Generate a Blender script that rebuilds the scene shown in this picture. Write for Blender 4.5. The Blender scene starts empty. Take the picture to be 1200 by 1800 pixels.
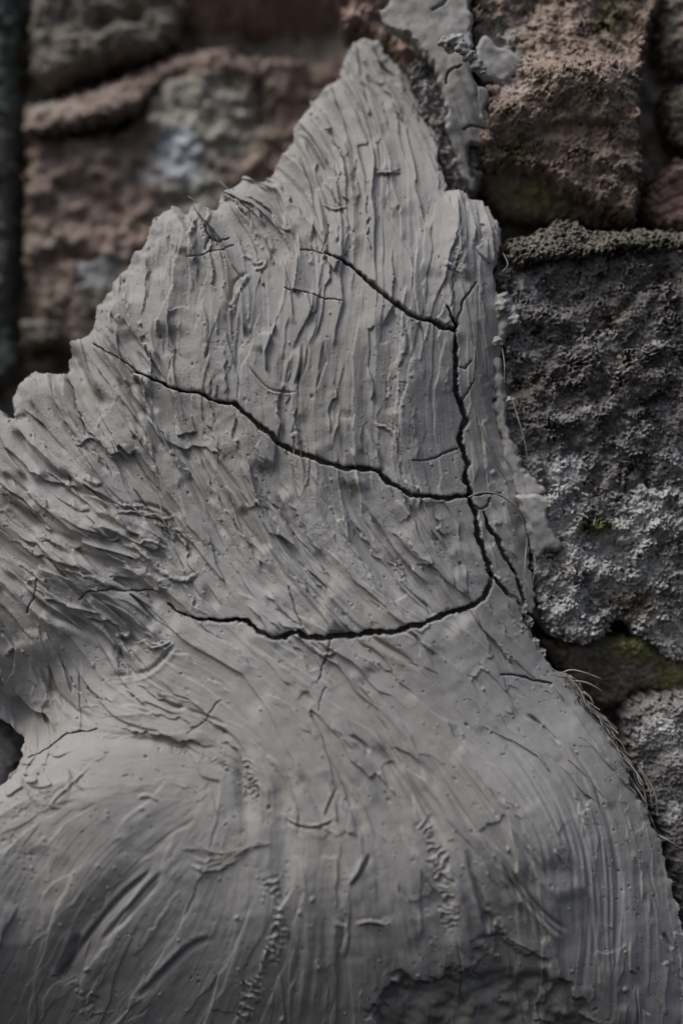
import bpy, math
import numpy as np

# ------------------------------------------------------------------ camera, light, exposure
S = 0.0004          # metres per photo pixel on the focus plane
D = 1.30            # camera distance
scene = bpy.context.scene
cam_d = bpy.data.cameras.new("camera"); cam = bpy.data.objects.new("camera", cam_d)
scene.collection.objects.link(cam); scene.camera = cam
cam.location = (0, -D, 0); cam.rotation_euler = (math.radians(90), 0, 0)
cam_d.sensor_fit = 'VERTICAL'; cam_d.sensor_height = 36.0
cam_d.lens = 36.0 * D / (1800 * S)
cam_d.clip_start = 0.05; cam_d.clip_end = 200
cam_d.dof.use_dof = True
cam_d.dof.focus_distance = D - 0.018
cam_d.dof.aperture_fstop = cam_d.lens / 52.0

SUN_AZ = math.atan2(-0.50, -0.36)      # from +Y clockwise
SUN_EL = math.radians(57)
world = bpy.data.worlds.new("World"); scene.world = world; world.use_nodes = True
wn = world.node_tree; bg = wn.nodes['Background']
sky = wn.nodes.new('ShaderNodeTexSky'); sky.sky_type = 'NISHITA'; sky.sun_disc = False
sky.sun_elevation = SUN_EL; sky.sun_rotation = SUN_AZ
sky.air_density = 1.0; sky.dust_density = 6.0; sky.ozone_density = 1.0
wn.links.new(sky.outputs[0], bg.inputs[0]); bg.inputs[1].default_value = 0.09
sd = bpy.data.lights.new("sun", 'SUN'); sd.energy = 1.3; sd.angle = math.radians(26); sd.color = (0.925, 0.965, 1.0)
sun = bpy.data.objects.new("sun", sd); scene.collection.objects.link(sun)
from mathutils import Vector
sv = Vector((math.sin(SUN_AZ) * math.cos(SUN_EL), math.cos(SUN_AZ) * math.cos(SUN_EL), math.sin(SUN_EL)))
sun.rotation_euler = (-sv).to_track_quat('-Z', 'Y').to_euler()
vs = scene.view_settings
vs.view_transform = 'Standard'; vs.look = 'None'; vs.exposure = 0.18; vs.gamma = 1; vs.use_curve_mapping = False
scene.cycles.max_bounces = 6

# ------------------------------------------------------------------ numeric helpers
rng = np.random.default_rng(7)
def ss(x): x = np.clip(x, 0, 1); return x * x * (3 - 2 * x)
def spec_noise(h, w, lo, hi=None, beta=1.0, seed=None, aniso=None):
    """noise with features from wavelength lo down to hi (in cells), unit variance"""
    r = np.random.default_rng(seed) if seed is not None else rng
    f = np.fft.rfft2(r.standard_normal((h, w)))
    ky = np.fft.fftfreq(h)[:, None]; kx = np.fft.rfftfreq(w)[None, :]
    k = np.sqrt(kx * kx + ky * ky) + 1e-9
    a = k ** (-beta - 0.0) * np.exp(-(1.0 / (lo * k)) ** 4)
    if hi: a = a * np.exp(-(k * hi) ** 2)
    n = np.fft.irfft2(f * a, s=(h, w))
    return ((n - n.mean()) / (n.std() + 1e-9)).astype(np.float32)
def blur(a, s):
    ky = np.fft.fftfreq(a.shape[0])[:, None]; kx = np.fft.rfftfreq(a.shape[1])[None, :]
    return np.fft.irfft2(np.fft.rfft2(a) * np.exp(-2 * (math.pi * s) ** 2 * (kx * kx + ky * ky)), s=a.shape)
def poly_sdf(X, Y, P):
    """signed distance, positive inside"""
    P = np.asarray(P, float); Q = np.roll(P, -1, 0)
    d2 = np.full(X.shape, 1e12, np.float32); ins = np.zeros(X.shape, bool)
    for (ax, ay), (bx, by) in zip(P, Q):
        ex, ey = bx - ax, by - ay; L = ex * ex + ey * ey + 1e-9
        t = np.clip(((X - ax) * ex + (Y - ay) * ey) / L, 0, 1)
        d2 = np.minimum(d2, (X - ax - t * ex) ** 2 + (Y - ay - t * ey) ** 2)
        c = ((ay > Y) != (by > Y)) & (X < ex * (Y - ay) / (by - ay + 1e-12) + ax)
        ins ^= c
    return np.where(ins, 1, -1) * np.sqrt(d2)
def inside(X, Y, P):
    P = np.asarray(P, float); Q = np.roll(P, -1, 0); ins = np.zeros(X.shape, bool)
    for (ax, ay), (bx, by) in zip(P, Q):
        ins ^= ((ay > Y) != (by > Y)) & (X < (bx - ax) * (Y - ay) / (by - ay + 1e-12) + ax)
    return ins
def line_coords(X, Y, P):
    """nearest-point arc length, signed offset and distance to a polyline"""
    P = np.asarray(P, float); d2 = np.full(X.shape, 1e12); s = np.zeros(X.shape); t = np.zeros(X.shape); acc = 0
    for (ax, ay), (bx, by) in zip(P[:-1], P[1:]):
        ex, ey = bx - ax, by - ay; L = math.hypot(ex, ey) + 1e-9
        u = ((X - ax) * ex + (Y - ay) * ey) / L; uc = np.clip(u, 0, L)
        q = (X - ax - uc * ex / L) ** 2 + (Y - ay - uc * ey / L) ** 2
        m = q < d2
        d2 = np.where(m, q, d2); s = np.where(m, acc + uc, s)
        t = np.where(m, ((X - ax) * -ey + (Y - ay) * ex) / L, t); acc += L
    d = np.sqrt(d2)
    return s, np.where(t < 0, -d, d), d, acc
def smooth_line(P, n=4):
    P = np.asarray(P, float)
    if len(P) < 3: return P
    E = np.vstack([2 * P[0] - P[1], P, 2 * P[-1] - P[-2]]); out = []
    for i in range(1, len(E) - 2):
        for k in range(n):
            u = k / n
            out.append(0.5 * ((2 * E[i]) + (-E[i-1] + E[i+1]) * u + (2*E[i-1] - 5*E[i] + 4*E[i+1] - E[i+2]) * u*u
                       + (-E[i-1] + 3*E[i] - 3*E[i+1] + E[i+2]) * u**3))
    out.append(P[-1]); return np.array(out)
def jag(P, amp, r, target=5):
    P = [np.array(p, float) for p in P]
    while True:
        L = max(np.linalg.norm(b - a) for a, b in zip(P[:-1], P[1:]))
        if L < target: break
        out = []
        for a, b in zip(P[:-1], P[1:]):
            out.append(a); e = b - a; l = np.linalg.norm(e)
            if l > target:
                out.append((a + b) / 2 + np.array([-e[1], e[0]]) * amp * r.uniform(-1, 1))
        out.append(P[-1]); P = out
    return np.array(P)
def rbf(ctrl, X, Y, scale=260.0, smooth=1e-3):
    """thin interpolation of control values (x, y, v...) evaluated coarsely then upsampled"""
    C = np.asarray(ctrl, float); n = len(C)
    def K(d): return np.sqrt(d * d + scale * scale * 0.12)
    A = K(np.hypot(C[:, None, 0] - C[None, :, 0], C[:, None, 1] - C[None, :, 1])) + 0
    V = C[:, 2:]; mu = V.mean(0)
    M = np.zeros((n + 3, n + 3)); M[:n, :n] = A + smooth * 40 * np.eye(n) * -1
    Pm = np.c_[np.ones(n), C[:, 0] / 1000, C[:, 1] / 1000]; M[:n, n:] = Pm; M[n:, :n] = Pm.T
    W = np.linalg.solve(M, np.vstack([V - mu, np.zeros((3, V.shape[1]))]))
    xs = np.linspace(X.min(), X.max(), 90); ys = np.linspace(Y.min(), Y.max(), 120)
    GX, GY = np.meshgrid(xs, ys); R = np.zeros(GX.shape + (V.shape[1],)) + mu
    for i in range(n):
        R += K(np.hypot(GX - C[i, 0], GY - C[i, 1]))[..., None] * W[i]
    R += W[n] + GX[..., None] / 1000 * W[n + 1] + GY[..., None] / 1000 * W[n + 2]
    fx = (X - xs[0]) / (xs[1] - xs[0]); fy = (Y - ys[0]) / (ys[1] - ys[0])
    ix = np.clip(fx.astype(int), 0, 88); iy = np.clip(fy.astype(int), 0, 118)
    fx = np.clip(fx - ix, 0, 1)[..., None]; fy = np.clip(fy - iy, 0, 1)[..., None]
    return R[iy, ix] * (1-fx) * (1-fy) + R[iy, ix+1] * fx * (1-fy) + R[iy+1, ix] * (1-fx) * fy + R[iy+1, ix+1] * fx * fy

# ------------------------------------------------------------------ mesh helpers
def mesh_from(name, V, F, mat, parent=None, attrs=None, smooth=True):
    me = bpy.data.meshes.new(name)
    V = np.ascontiguousarray(V, np.float32); F = np.ascontiguousarray(F, np.int32)
    me.vertices.add(len(V)); me.vertices.foreach_set('co', V.ravel())
    nf = len(F); k = F.shape[1]
    me.loops.add(nf * k); me.loops.foreach_set('vertex_index', F.ravel())
    me.polygons.add(nf)
    me.polygons.foreach_set('loop_start', np.arange(0, nf * k, k, dtype=np.int32))
    me.polygons.foreach_set('loop_total', np.full(nf, k, np.int32))
    me.polygons.foreach_set('use_smooth', np.full(nf, smooth, bool))
    me.update(calc_edges=True); me.validate()
    if attrs:
        for an, av in attrs.items():
            a = me.attributes.new(an, 'FLOAT', 'POINT'); a.data.foreach_set('value', np.ascontiguousarray(av, np.float32))
    me.materials.append(mat)
    o = bpy.data.objects.new(name, me); scene.collection.objects.link(o)
    if parent is not None: o.parent = parent
    return o
def empty(name, label, cat, loc=(0, 0, 0)):
    o = bpy.data.objects.new(name, None); scene.collection.objects.link(o)
    o.location = loc; o['label'] = label; o['category'] = cat
    return o
def grid_mesh(name, X, Y, H, keep, d0, mat, parent=None, back=0.03, field=None, comp=None, attrs=None, inset=3.0, labels=None):
    """X,Y photo px maps, H relief in mm toward the camera; keep = vertex mask; d0 depth (m);
    sides are closed towards the back. labels: dict name->face selector -> several meshes."""
    cx = X.copy(); cy = Y.copy()
    if field is not None:                       # slide rim vertices onto the outline
        gy, gx = np.gradient(field, Y[1, 0] - Y[0, 0], X[0, 1] - X[0, 0])
        g2 = gx * gx + gy * gy + 1e-3; st = X[0, 1] - X[0, 0]
        near = np.abs(field) < st * 1.3
        dx = np.clip(-field * gx / g2, -st * .7, st * .7); dy = np.clip(-field * gy / g2, -st * .7, st * .7)
        out = keep.copy(); e = ~keep
        rim = np.zeros_like(keep); rim[1:] |= e[:-1]; rim[:-1] |= e[1:]; rim[:, 1:] |= e[:, :-1]; rim[:, :-1] |= e[:, 1:]
        rim &= keep & near
        cx = np.where(rim, cx + dx, cx); cy = np.where(rim, cy + dy, cy)
    c = H if comp is None else comp
    sc = (D + d0 - c / 1000.0) / D
    WX = (cx - 600) * S * sc; WZ = (900 - cy) * S * sc; WY = d0 - H / 1000.0
    idx = np.arange(X.size).reshape(X.shape)
    fk = keep[:-1, :-1] & keep[1:, :-1] & keep[:-1, 1:] & keep[1:, 1:]
    V = np.stack([WX, WY, WZ], -1).reshape(-1, 3)
    a, b, cc, dd = idx[:-1, :-1], idx[1:, :-1], idx[1:, 1:], idx[:-1, 1:]
    # outer side walls
    pad = np.pad(fk, 1); F0 = pad[1:-1, 1:-1]
    sides = []
    m = F0 & ~pad[:-2, 1:-1]; sides.append((a[m], dd[m], m))
    m = F0 & ~pad[2:, 1:-1]; sides.append((cc[m], b[m], m))
    m = F0 & ~pad[1:-1, :-2]; sides.append((b[m], a[m], m))
    m = F0 & ~pad[1:-1, 2:]; sides.append((dd[m], cc[m], m))
    quads = np.stack([a[fk], b[fk], cc[fk], dd[fk]], -1)
    lab = (labels[:-1, :-1][fk]) if labels is not None else np.zeros(len(quads), int)
    sq = []; sl = []
    nb = X.size; backmap = -np.ones(X.size, int); bvs = []
    allr = np.unique(np.concatenate([np.concatenate([p, q]) for p, q, _ in sides]))
    backmap[allr] = nb + np.arange(len(allr))
    BV = V[allr].copy()
    if field is not None:
        g = np.sqrt(g2).reshape(-1)[allr]
        BV[:, 0] += (gx.reshape(-1)[allr] / g) * inset * S; BV[:, 2] -= (gy.reshape(-1)[allr] / g) * inset * S
    BV[:, 1] = np.maximum(BV[:, 1] + 0.002, d0 + back)
    for p, q, m in sides:
        sq.append(np.stack([p, q, backmap[q], backmap[p]], -1))
        sl.append(labels[:-1, :-1][m] if labels is not None else np.zeros(len(p), int))
    quads = np.vstack([quads] + sq); lab = np.concatenate([lab] + sl)
    V = np.vstack([V, BV])
    at = {k: np.concatenate([v.reshape(-1), v.reshape(-1)[allr]]) for k, v in (attrs or {}).items()}
    def emit(nm, qs, par):
        u, inv = np.unique(qs, return_inverse=True)
        return mesh_from(nm, V[u], inv.reshape(qs.shape), mat, par, {k: v[u] for k, v in at.items()})
    if labels is None: return emit(name, quads, parent)
    return [emit(name[i], quads[lab == i], parent) for i in range(len(name)) if (lab == i).any()]
def px(x, y, d=0.0):
    k = (D + d) / D
    return np.array([(x - 600) * S * k, d, (900 - y) * S * k])
def tube(name, pts, r, mat, parent=None, sides=6, taper=True):
    pts = np.asarray(pts, float); n = len(pts); V = []; F = []
    tg = np.gradient(pts, axis=0); tg /= np.linalg.norm(tg, axis=1)[:, None] + 1e-9
    for i in range(n):
        t = tg[i]; u = np.cross(t, (0, 1, 0.05)); u /= np.linalg.norm(u) + 1e-9; v = np.cross(t, u)
        rr = r * (1 if not taper else (0.35 + 0.65 * math.sin(math.pi * min(max((i + .4) / n, 0), 1)) ** .5))
        for k in range(sides):
            a = 2 * math.pi * k / sides
            V.append(pts[i] + rr * (math.cos(a) * u + 0.7 * math.sin(a) * v))
    for i in range(n - 1):
        for k in range(sides):
            k2 = (k + 1) % sides
            F.append((i*sides+k, i*sides+k2, (i+1)*sides+k2, (i+1)*sides+k))
    return V, F

# ------------------------------------------------------------------ materials
def mat_new(name):
    m = bpy.data.materials.new(name); m.use_nodes = True
    nt = m.node_tree; return m, nt, nt.nodes['Principled BSDF']
def N(nt, typ, **kw):
    n = nt.nodes.new(typ)
    for k, v in kw.items():
        if k in ('inp',):
            for a, b in v.items(): n.inputs[a].default_value = b
        else: setattr(n, k, v)
    return n
def coords(nt, scale=(1, 1, 1)):
    g = N(nt, 'ShaderNodeNewGeometry'); mp = N(nt, 'ShaderNodeMapping'); mp.inputs['Scale'].default_value = scale
    nt.links.new(g.outputs['Position'], mp.inputs['Vector']); return mp.outputs[0]
def noise(nt, vec, scale, detail=4, rough=.55):
    n = N(nt, 'ShaderNodeTexNoise', inp={'Scale': scale, 'Detail': detail, 'Roughness': rough}); nt.links.new(vec, n.inputs['Vector']); return n.outputs[0]
def ramp(nt, fac, stops):
    r = N(nt, 'ShaderNodeValToRGB'); el = r.color_ramp.elements
    while len(el) < len(stops): el.new(0.5)
    for e, (p, c) in zip(el, stops): e.position = p; e.color = (*c, 1) if len(c) == 3 else c
    nt.links.new(fac, r.inputs[0]); return r.outputs[0]
def mix(nt, fac, a, b, mode='MIX'):
    m = N(nt, 'ShaderNodeMix', data_type='RGBA', blend_type=mode)
    for s, v in ((0, fac), (6, a), (7, b)):
        if hasattr(v, 'is_linked'): nt.links.new(v, m.inputs[s])
        else: m.inputs[s].default_value = v if s == 0 else (*v, 1)
    return m.outputs[2]
def bump(nt, h, strength, dist, nrm=None):
    b = N(nt, 'ShaderNodeBump', inp={'Strength': strength, 'Distance': dist}); nt.links.new(h, b.inputs['Height'])
    if nrm: nt.links.new(nrm, b.inputs['Normal'])
    return b.outputs[0]

def clay_material():
    m, nt, p = mat_new("clay"); v = coords(nt)
    n1 = noise(nt, v, 14, 3); n2 = noise(nt, v, 90, 4); n3 = noise(nt, v, 520, 3, .6)
    base = ramp(nt, n1, [(0.3, (0.328, 0.320, 0.307)), (0.7, (0.395, 0.389, 0.379))])
    base = mix(nt, 0.35, base, ramp(nt, n2, [(0.3, (0.285, 0.276, 0.262)), (0.65, (0.395, 0.390, 0.380))]))
    dry = noise(nt, v, 6, 5, .6)
    base = mix(nt, 0.8, base, ramp(nt, dry, [(0.35, (.90, .885, .86)), (0.62, (1.07, 1.075, 1.08))]), 'MULTIPLY')
    spk = ramp(nt, n3, [(0.27, (0.55, 0.52, 0.48)), (0.36, (1, 1, 1))])
    base = mix(nt, 0.6, base, spk, 'MULTIPLY')
    att = N(nt, 'ShaderNodeAttribute', attribute_name='dark_tone')
    base = mix(nt, att.outputs['Fac'], base, (0.16, 0.14, 0.115))  # blend towards darker brown where the attribute is set
    nt.links.new(base, p.inputs['Base Color'])
    rr = N(nt, 'ShaderNodeMapRange', inp={'From Min': .3, 'From Max': .7, 'To Min': .65, 'To Max': .9}); nt.links.new(n2, rr.inputs[0])
    nt.links.new(rr.outputs[0], p.inputs['Roughness']); p.inputs['Specular IOR Level'].default_value = 0.16
    b = bump(nt, n3, 0.28, 0.0005); b = bump(nt, noise(nt, v, 1500, 2), 0.15, 0.0002, b)
    nt.links.new(b, p.inputs['Normal'])
    return m
def stone_material(name, c_dark, c_mid, c_light, scale=30, patch=None, patch2=None, lich=None, bstr=.7, grain=900):
    """patch / patch2 are real surface colours placed by attributes, lich is a scattered encrustation"""
    m, nt, p = mat_new(name); v = coords(nt)
    n1 = noise(nt, v, scale, 6, .62); n2 = noise(nt, v, scale * 6, 6, .7); n3 = noise(nt, v, grain, 3, .6)
    c = ramp(nt, n1, [(0.30, c_dark), (0.5, c_mid), (0.70, c_light)])
    c = mix(nt, 0.5, c, ramp(nt, n2, [(0.32, c_dark), (0.52, c_mid), (0.7, c_light)]))
    for i, pc in enumerate((patch, patch2)):
        if pc:
            a = N(nt, 'ShaderNodeAttribute', attribute_name='patch%d' % (i + 1))
            ad = N(nt, 'ShaderNodeMath', operation='ADD'); nt.links.new(a.outputs['Fac'], ad.inputs[0])
            s = N(nt, 'ShaderNodeMath', operation='MULTIPLY_ADD', inp={1: 1.3, 2: -0.65}); nt.links.new(n2, s.inputs[0])
            nt.links.new(s.outputs[0], ad.inputs[1])
            mu = N(nt, 'ShaderNodeMath', operation='MULTIPLY'); nt.links.new(ramp(nt, ad.outputs[0], [(0.32, (0, 0, 0)), (0.75, (1, 1, 1))]), mu.inputs[0])
            mm = N(nt, 'ShaderNodeMath', operation='GREATER_THAN', inp={1: 0.01}); nt.links.new(a.outputs['Fac'], mm.inputs[0])
            nt.links.new(mm.outputs[0], mu.inputs[1])
            c = mix(nt, mu.outputs[0], c, pc)
    if lich:
        col, lo, hi = lich
        vo = N(nt, 'ShaderNodeTexVoronoi', inp={'Scale': scale * 9}); nt.links.new(v, vo.inputs['Vector'])
        ad = N(nt, 'ShaderNodeMath', operation='MULTIPLY_ADD', inp={1: -0.35}); nt.links.new(vo.outputs['Distance'], ad.inputs[0]); nt.links.new(noise(nt, v, scale * 4, 8, .75), ad.inputs[2])
        c = mix(nt, ramp(nt, ad.outputs[0], [(lo, (0, 0, 0)), (hi, (1, 1, 1))]), c, col)
    c = mix(nt, 0.5, c, ramp(nt, n3, [(0.3, (.5, .5, .5)), (0.6, (1.1, 1.1, 1.1))]), 'MULTIPLY')
    nt.links.new(c, p.inputs['Base Color']); p.inputs['Roughness'].default_value = 0.9; p.inputs['Specular IOR Level'].default_value = 0.2
    b = bump(nt, n2, bstr, 0.004); b = bump(nt, n3, bstr * .8, 0.0012, b); nt.links.new(b, p.inputs['Normal'])
    return m
M_clay = clay_material()
def fibre_material():
    m, nt, p = mat_new("plant_fibre"); v = coords(nt)
    c = ramp(nt, noise(nt, v, 160, 3), [(0.3, (0.17, 0.16, 0.14)), (0.7, (0.40, 0.385, 0.35))])
    nt.links.new(c, p.inputs['Base Color']); p.inputs['Roughness'].default_value = .6; return m
M_fib = fibre_material()

# ================================================================== THE CLAY
ST = 1.5
xs = np.arange(-150, 1290, ST); ys = np.arange(-20, 1960, ST)
X, Y = np.meshgrid(xs, ys); X = X.astype(np.float32); Y = Y.astype(np.float32)
HH, WW = X.shape
def ixy(x, y): return (np.clip(((np.asarray(x) - xs[0]) / ST).astype(int), 0, WW - 1), np.clip(((np.asarray(y) - ys[0]) / ST).astype(int), 0, HH - 1))

OUT = [(-150,600),(-110,640),(-60,700),(0,722),(14,731),(22,733),(17,712),(19,695),(32,675),(46,664),(60,655),(82,651),(98,658),(115,656),(119,640),(116,610),(120,598),(130,592),(145,587),(162,577),(166,562),(172,537),(190,510),(205,487),
 (212,478),(230,460),(237,442),(250,435),(262,405),(270,385),(284,368),(300,361),(318,364),(327,373),(338,360),(352,350),(362,361),(377,362),(381,349),(395,335),(425,311),(450,308),(472,307),(480,300),(484,288),(505,250),(513,232),(520,215),(532,200),(540,186),(543,170),
 (560,168),(570,163),(573,146),(585,138),(598,132),(601,112),(612,88),(621,70),(640,67),(652,72),(665,71),(680,92),(695,107),(712,122),(722,137),(733,155),(738,172),(752,198),(762,222),(768,250),(770,272),(780,310),(787,331),
 (800,334),(815,334),(825,345),(848,358),(865,372),(876,385),(882,400),(878,418),(882,430),(876,445),(878,462),(868,476),(867,495),(872,515),(885,540),(884,580),(880,615),(872,665),(868,700),(872,745),(888,790),(900,825),
 (912,865),(925,905),(932,950),(928,1000),(943,1045),(938,1080),(922,1075),(932,1105),(943,1130),(957,1151),(968,1168),(985,1180),(1002,1192),(1015,1228),(1045,1260),(1062,1284),(1080,1306),(1096,1345),(1115,1386),(1140,1436),(1155,1466),(1170,1516),(1181,1566),(1197,1610),
 (1212,1680),(1220,1780),(1215,1960),(-150,1960),(-150,1500),(-60,1480),(-20,1405),(0,1385),(14,1368),(26,1350),(37,1328),(40,1308),(34,1296),(14,1276),(0,1270),(-30,1262),(-80,1270),(-150,1250)]
sd0 = poly_sdf(X, Y, OUT)
n_rag = spec_noise(HH, WW, 14, 1.2, 0.8, 11); n_rag2 = spec_noise(HH, WW, 40, 3, 1.0, 12); n_sm = spec_noise(HH, WW, 60, 9, 1.2, 13)
sdf = sd0 + n_rag * .1 + n_rag2 * .5 + n_sm * 2.2
keep = sdf > 0

# broad form, mm toward the camera
FORM = [(640,80,-54),(560,190,-35),(740,230,-31),(480,310,-16),(650,300,-10),(780,400,3),(870,410,0),(300,380,4),(240,450,2),(380,420,8),(520,450,13),(170,570,2),(300,600,22),(420,650,27),(600,600,29),(720,600,24),(790,650,18),(860,560,4),(870,720,-2),
 (820,800,14),(900,850,0),(30,720,4),(90,690,6),(120,640,4),(60,850,22),(0,950,27),(-100,900,25),(180,850,26),(300,850,28),(450,850,33),(600,850,33),(740,850,26),(300,1000,36),(500,1000,40),(700,1000,35),(830,980,22),(920,1030,4),
 (100,1050,38),(220,1120,36),(-100,1100,34),(0,1190,24),(60,1270,18),(30,1330,42),(170,1270,36),(400,1150,49),(600,1150,51),(800,1150,39),(920,1170,16),(980,1220,8),(170,1270,44),(300,1290,55),(150,1340,62),(230,1480,76),(100,1450,71),(-80,1500,70),(420,1400,71),(520,1300,64),(700,1300,61),(700,1400,69),(850,1350,57),(980,1350,38),(1080,1360,14),
 (600,1500,79),(800,1500,74),(1000,1500,54),(1120,1500,20),(1190,1650,12),(200,1650,64),(450,1650,70),(700,1650,72),(950,1650,53),(1100,1650,32),(-80,1700,54),(200,1800,36),(600,1800,46),(1000,1800,30),(-100,1950,-20),(500,1950,4),(1000,1950,-2),(1220,1900,-8)]
BASE = rbf(FORM, X, Y)[..., 0].astype(np.float32)
H = BASE.copy()
def blob(cx, cy, rx, ry, ang, amp):
    global H
    a = math.radians(ang); u = (X - cx) * math.cos(a) + (Y - cy) * math.sin(a); v = -(X - cx) * math.sin(a) + (Y - cy) * math.cos(a)
    H += (amp * np.exp(-(u / rx) ** 2 - (v / ry) ** 2)).astype(np.float32)
for b in [(150,700,90,16,55,-7),(130,625,38,14,55,-7),(200,620,60,10,52,4),(60,690,60,22,60,4),(500,370,70,14,55,-6),(440,370,60,22,35,5),(330,430,60,26,85,4),(560,260,90,26,62,4),(600,330,110,9,80,-3),
          (300,410,50,8,85,-3),(80,800,110,14,48,-5),(40,760,90,16,50,4),(150,960,120,14,35,-5),(120,910,110,14,38,4),(150,1110,110,16,40,-5),(190,1050,120,14,38,5),(60,1130,80,14,50,3),(20,1245,50,22,40,-12),(75,1290,16,34,10,-8),
          (330,760,60,20,60,-5),(300,900,120,10,58,-3),(640,680,150,14,88,-2.5),(560,700,170,16,92,2),(700,500,120,16,85,2),(470,1300,150,16,55,3.5),(430,1400,70,14,85,-6),(500,1480,120,20,88,-4),(230,1300,120,10,4,-5),
          (180,1620,130,34,-50,-1.5),(120,1580,150,30,-52,1.5),(700,1450,140,12,65,-4),(770,1560,120,20,78,-4)]:
    blob(*b)
# roll the rim over
wl = ss((700 - X) / 500 + 0.3)
sdr = sd0 + n_sm * 2.5
H -= ((1 - np.clip(sdr / 34, 0, 1)) ** 2 * (3.0 + 6.0 * wl)).astype(np.float32)
H0 = H.copy()

# direction the fingers dragged the clay
FLOW = [(640,90,.45,1),(700,130,.6,.8),(560,200,.5,.85),(600,200,.45,.9),(650,250,.15,1),(740,260,.35,.95),(740,350,.15,1),(500,330,.6,.8),(430,330,.85,.5),(460,380,.6,.75),(380,370,.5,.8),(300,400,.05,1),(280,450,0,1),(350,480,0,1),(250,520,.1,1),(200,530,.2,1),
 (235,610,.6,.8),(200,660,.55,.83),(300,600,.05,1),(330,700,.25,1),(400,600,-.05,1),(500,600,-.1,1),(600,500,-.08,1),(600,400,.02,1),(700,650,-.06,1),(650,750,0,1),(770,700,.05,1),(850,600,.08,1),(850,420,.2,1),(870,780,.2,1),
 (290,790,.5,.85),(330,820,.5,.85),(400,850,.45,.9),(420,750,.25,.95),(500,850,.3,.95),(600,880,.38,.92),(700,850,.25,.95),(780,900,.35,.95),(500,1000,.6,.8),(600,1000,.6,.8),(700,1000,.65,.75),(420,1000,.55,.83),(800,1080,.6,.8),(880,1000,.4,.9),
 (100,720,.6,.8),(50,700,.55,.83),(120,640,.3,.95),(50,800,.65,.75),(150,800,.65,.75),(220,870,.7,.7),(150,880,.8,.6),(50,900,.8,.55),(200,950,.85,.5),(100,1000,.75,.65),(0,1000,.7,.7),(200,1050,.85,.5),(250,1110,.6,.8),(100,1150,.5,.85),(0,1130,.5,.85),(60,1270,.15,1),(-100,900,.7,.7),
 (300,1150,.85,.5),(400,1200,.8,.55),(500,1150,.72,.65),(600,1200,.7,.7),(700,1250,.65,.75),(800,1200,.7,.7),(900,1150,.6,.8),(900,1300,.65,.75),(1000,1300,.6,.8),(1050,1400,.4,.9),(800,1400,.55,.85),(900,1500,.45,.88),(1000,1500,.18,1),(1100,1550,.1,1),(1000,1700,0,1),(1150,1700,.05,1),
 (700,1500,.35,.95),(600,1400,.3,.95),(550,1500,-.1,1),(600,1700,0,1),(500,1350,.4,.9),(800,1700,.15,1),(300,1300,.95,.2),(150,1330,1,-.15),(400,1320,.8,.6),(440,1380,.2,1),(470,1500,0,1),(450,1650,-.2,1),(100,1450,.6,-.7),(200,1580,.55,-.83),(300,1400,.9,-.4),(60,1600,.4,-.9),(300,1700,.55,-.83),(0,1750,.4,-.9),(0,1420,.7,-.6)]
c2 = []
for (x, y, dx, dy) in FLOW:
    a = math.atan2(dy, dx); c2.append((x, y, math.cos(2*a), math.sin(2*a)))
ff = rbf(c2, X, Y, 200); TH = 0.5 * np.arctan2(ff[..., 1], ff[..., 0]); TH = np.where(TH < -0.9, TH + math.pi, TH)   # mostly pointing down
# in the lower-left bulge keep one sign
FX = np.cos(TH).astype(np.float32); FY = np.sin(TH).astype(np.float32)

# strength / width / smoothness of the marks: (x, y, amp mm, halfwidth px)
STY = [(640,100,1.6,9),(740,200,1.3,9),(560,220,1.6,10),(480,330,1.6,9),(400,370,1.9,9),(300,400,1.4,11),(220,500,1.2,12),(650,350,.9,15),(780,400,1.0,13),(860,420,1.5,9),(400,550,1.1,16),(600,550,1.0,18),(740,650,1.0,17),(850,650,.7,12),
 (200,640,2.0,11),(80,700,1.6,12),(40,800,1.8,13),(150,850,1.9,13),(230,940,2.0,11),(80,1000,2.1,12),(200,1080,2.1,12),(80,1180,1.6,14),(330,820,1.7,14),(450,900,1.8,15),(600,950,1.6,14),(750,950,1.6,13),(880,980,.9,9),(500,1050,1.3,14),
 (400,1180,.8,17),(600,1200,.85,18),(800,1200,.6,20),(950,1250,.6,14),(1000,1400,.6,14),(800,1400,.8,20),(900,1550,.8,18),(1100,1600,.7,12),(600,1450,.6,20),(300,1350,.35,20),(200,1500,.3,22),(430,1380,.9,12),(100,1650,.35,22),(480,1650,.6,16),(700,1650,.5,20),(1000,1750,.8,14),(300,1780,.4,20)]
sty = rbf(STY, X, Y, 120); AMP = (np.clip(sty[..., 0], .22, 2.6) * (1 + .35 * ss((560 - Y) / 200)) * (1 + .15 * ss((260 - X) / 200) * ss((1150 - Y) / 100))).astype(np.float32); WID = np.clip(sty[..., 1] * (1 + .35 * ss((Y - 520) / 150) * ss((X - 250) / 100)), 7, 30)
TEX = spec_noise(256, 256, 60, 1.6, .8, 21)      # sampled with s squeezed: streaks
LT = spec_noise(1, 4096, 30, 2.0, .6, 22)[0]
def tex(u, v):
    u = np.mod(u, 255.0); v = np.mod(v, 255.0); i = u.astype(int); j = v.astype(int); fu = u - i; fv = v - j
    i2 = (i + 1) % 256; j2 = (j + 1) % 256
    return TEX[i, j] * (1-fu)*(1-fv) + TEX[i2, j]*fu*(1-fv) + TEX[i, j2]*(1-fu)*fv + TEX[i2, j2]*fu*fv
def stream(x, y, L, step=11):
    P = [(x, y)]; sg = 1
    for _ in range(int(L / step)):
        i, j = ixy(x, y); x = x + FX[j, i] * step; y = y + FY[j, i] * step; P.append((x, y))
    return P
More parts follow.
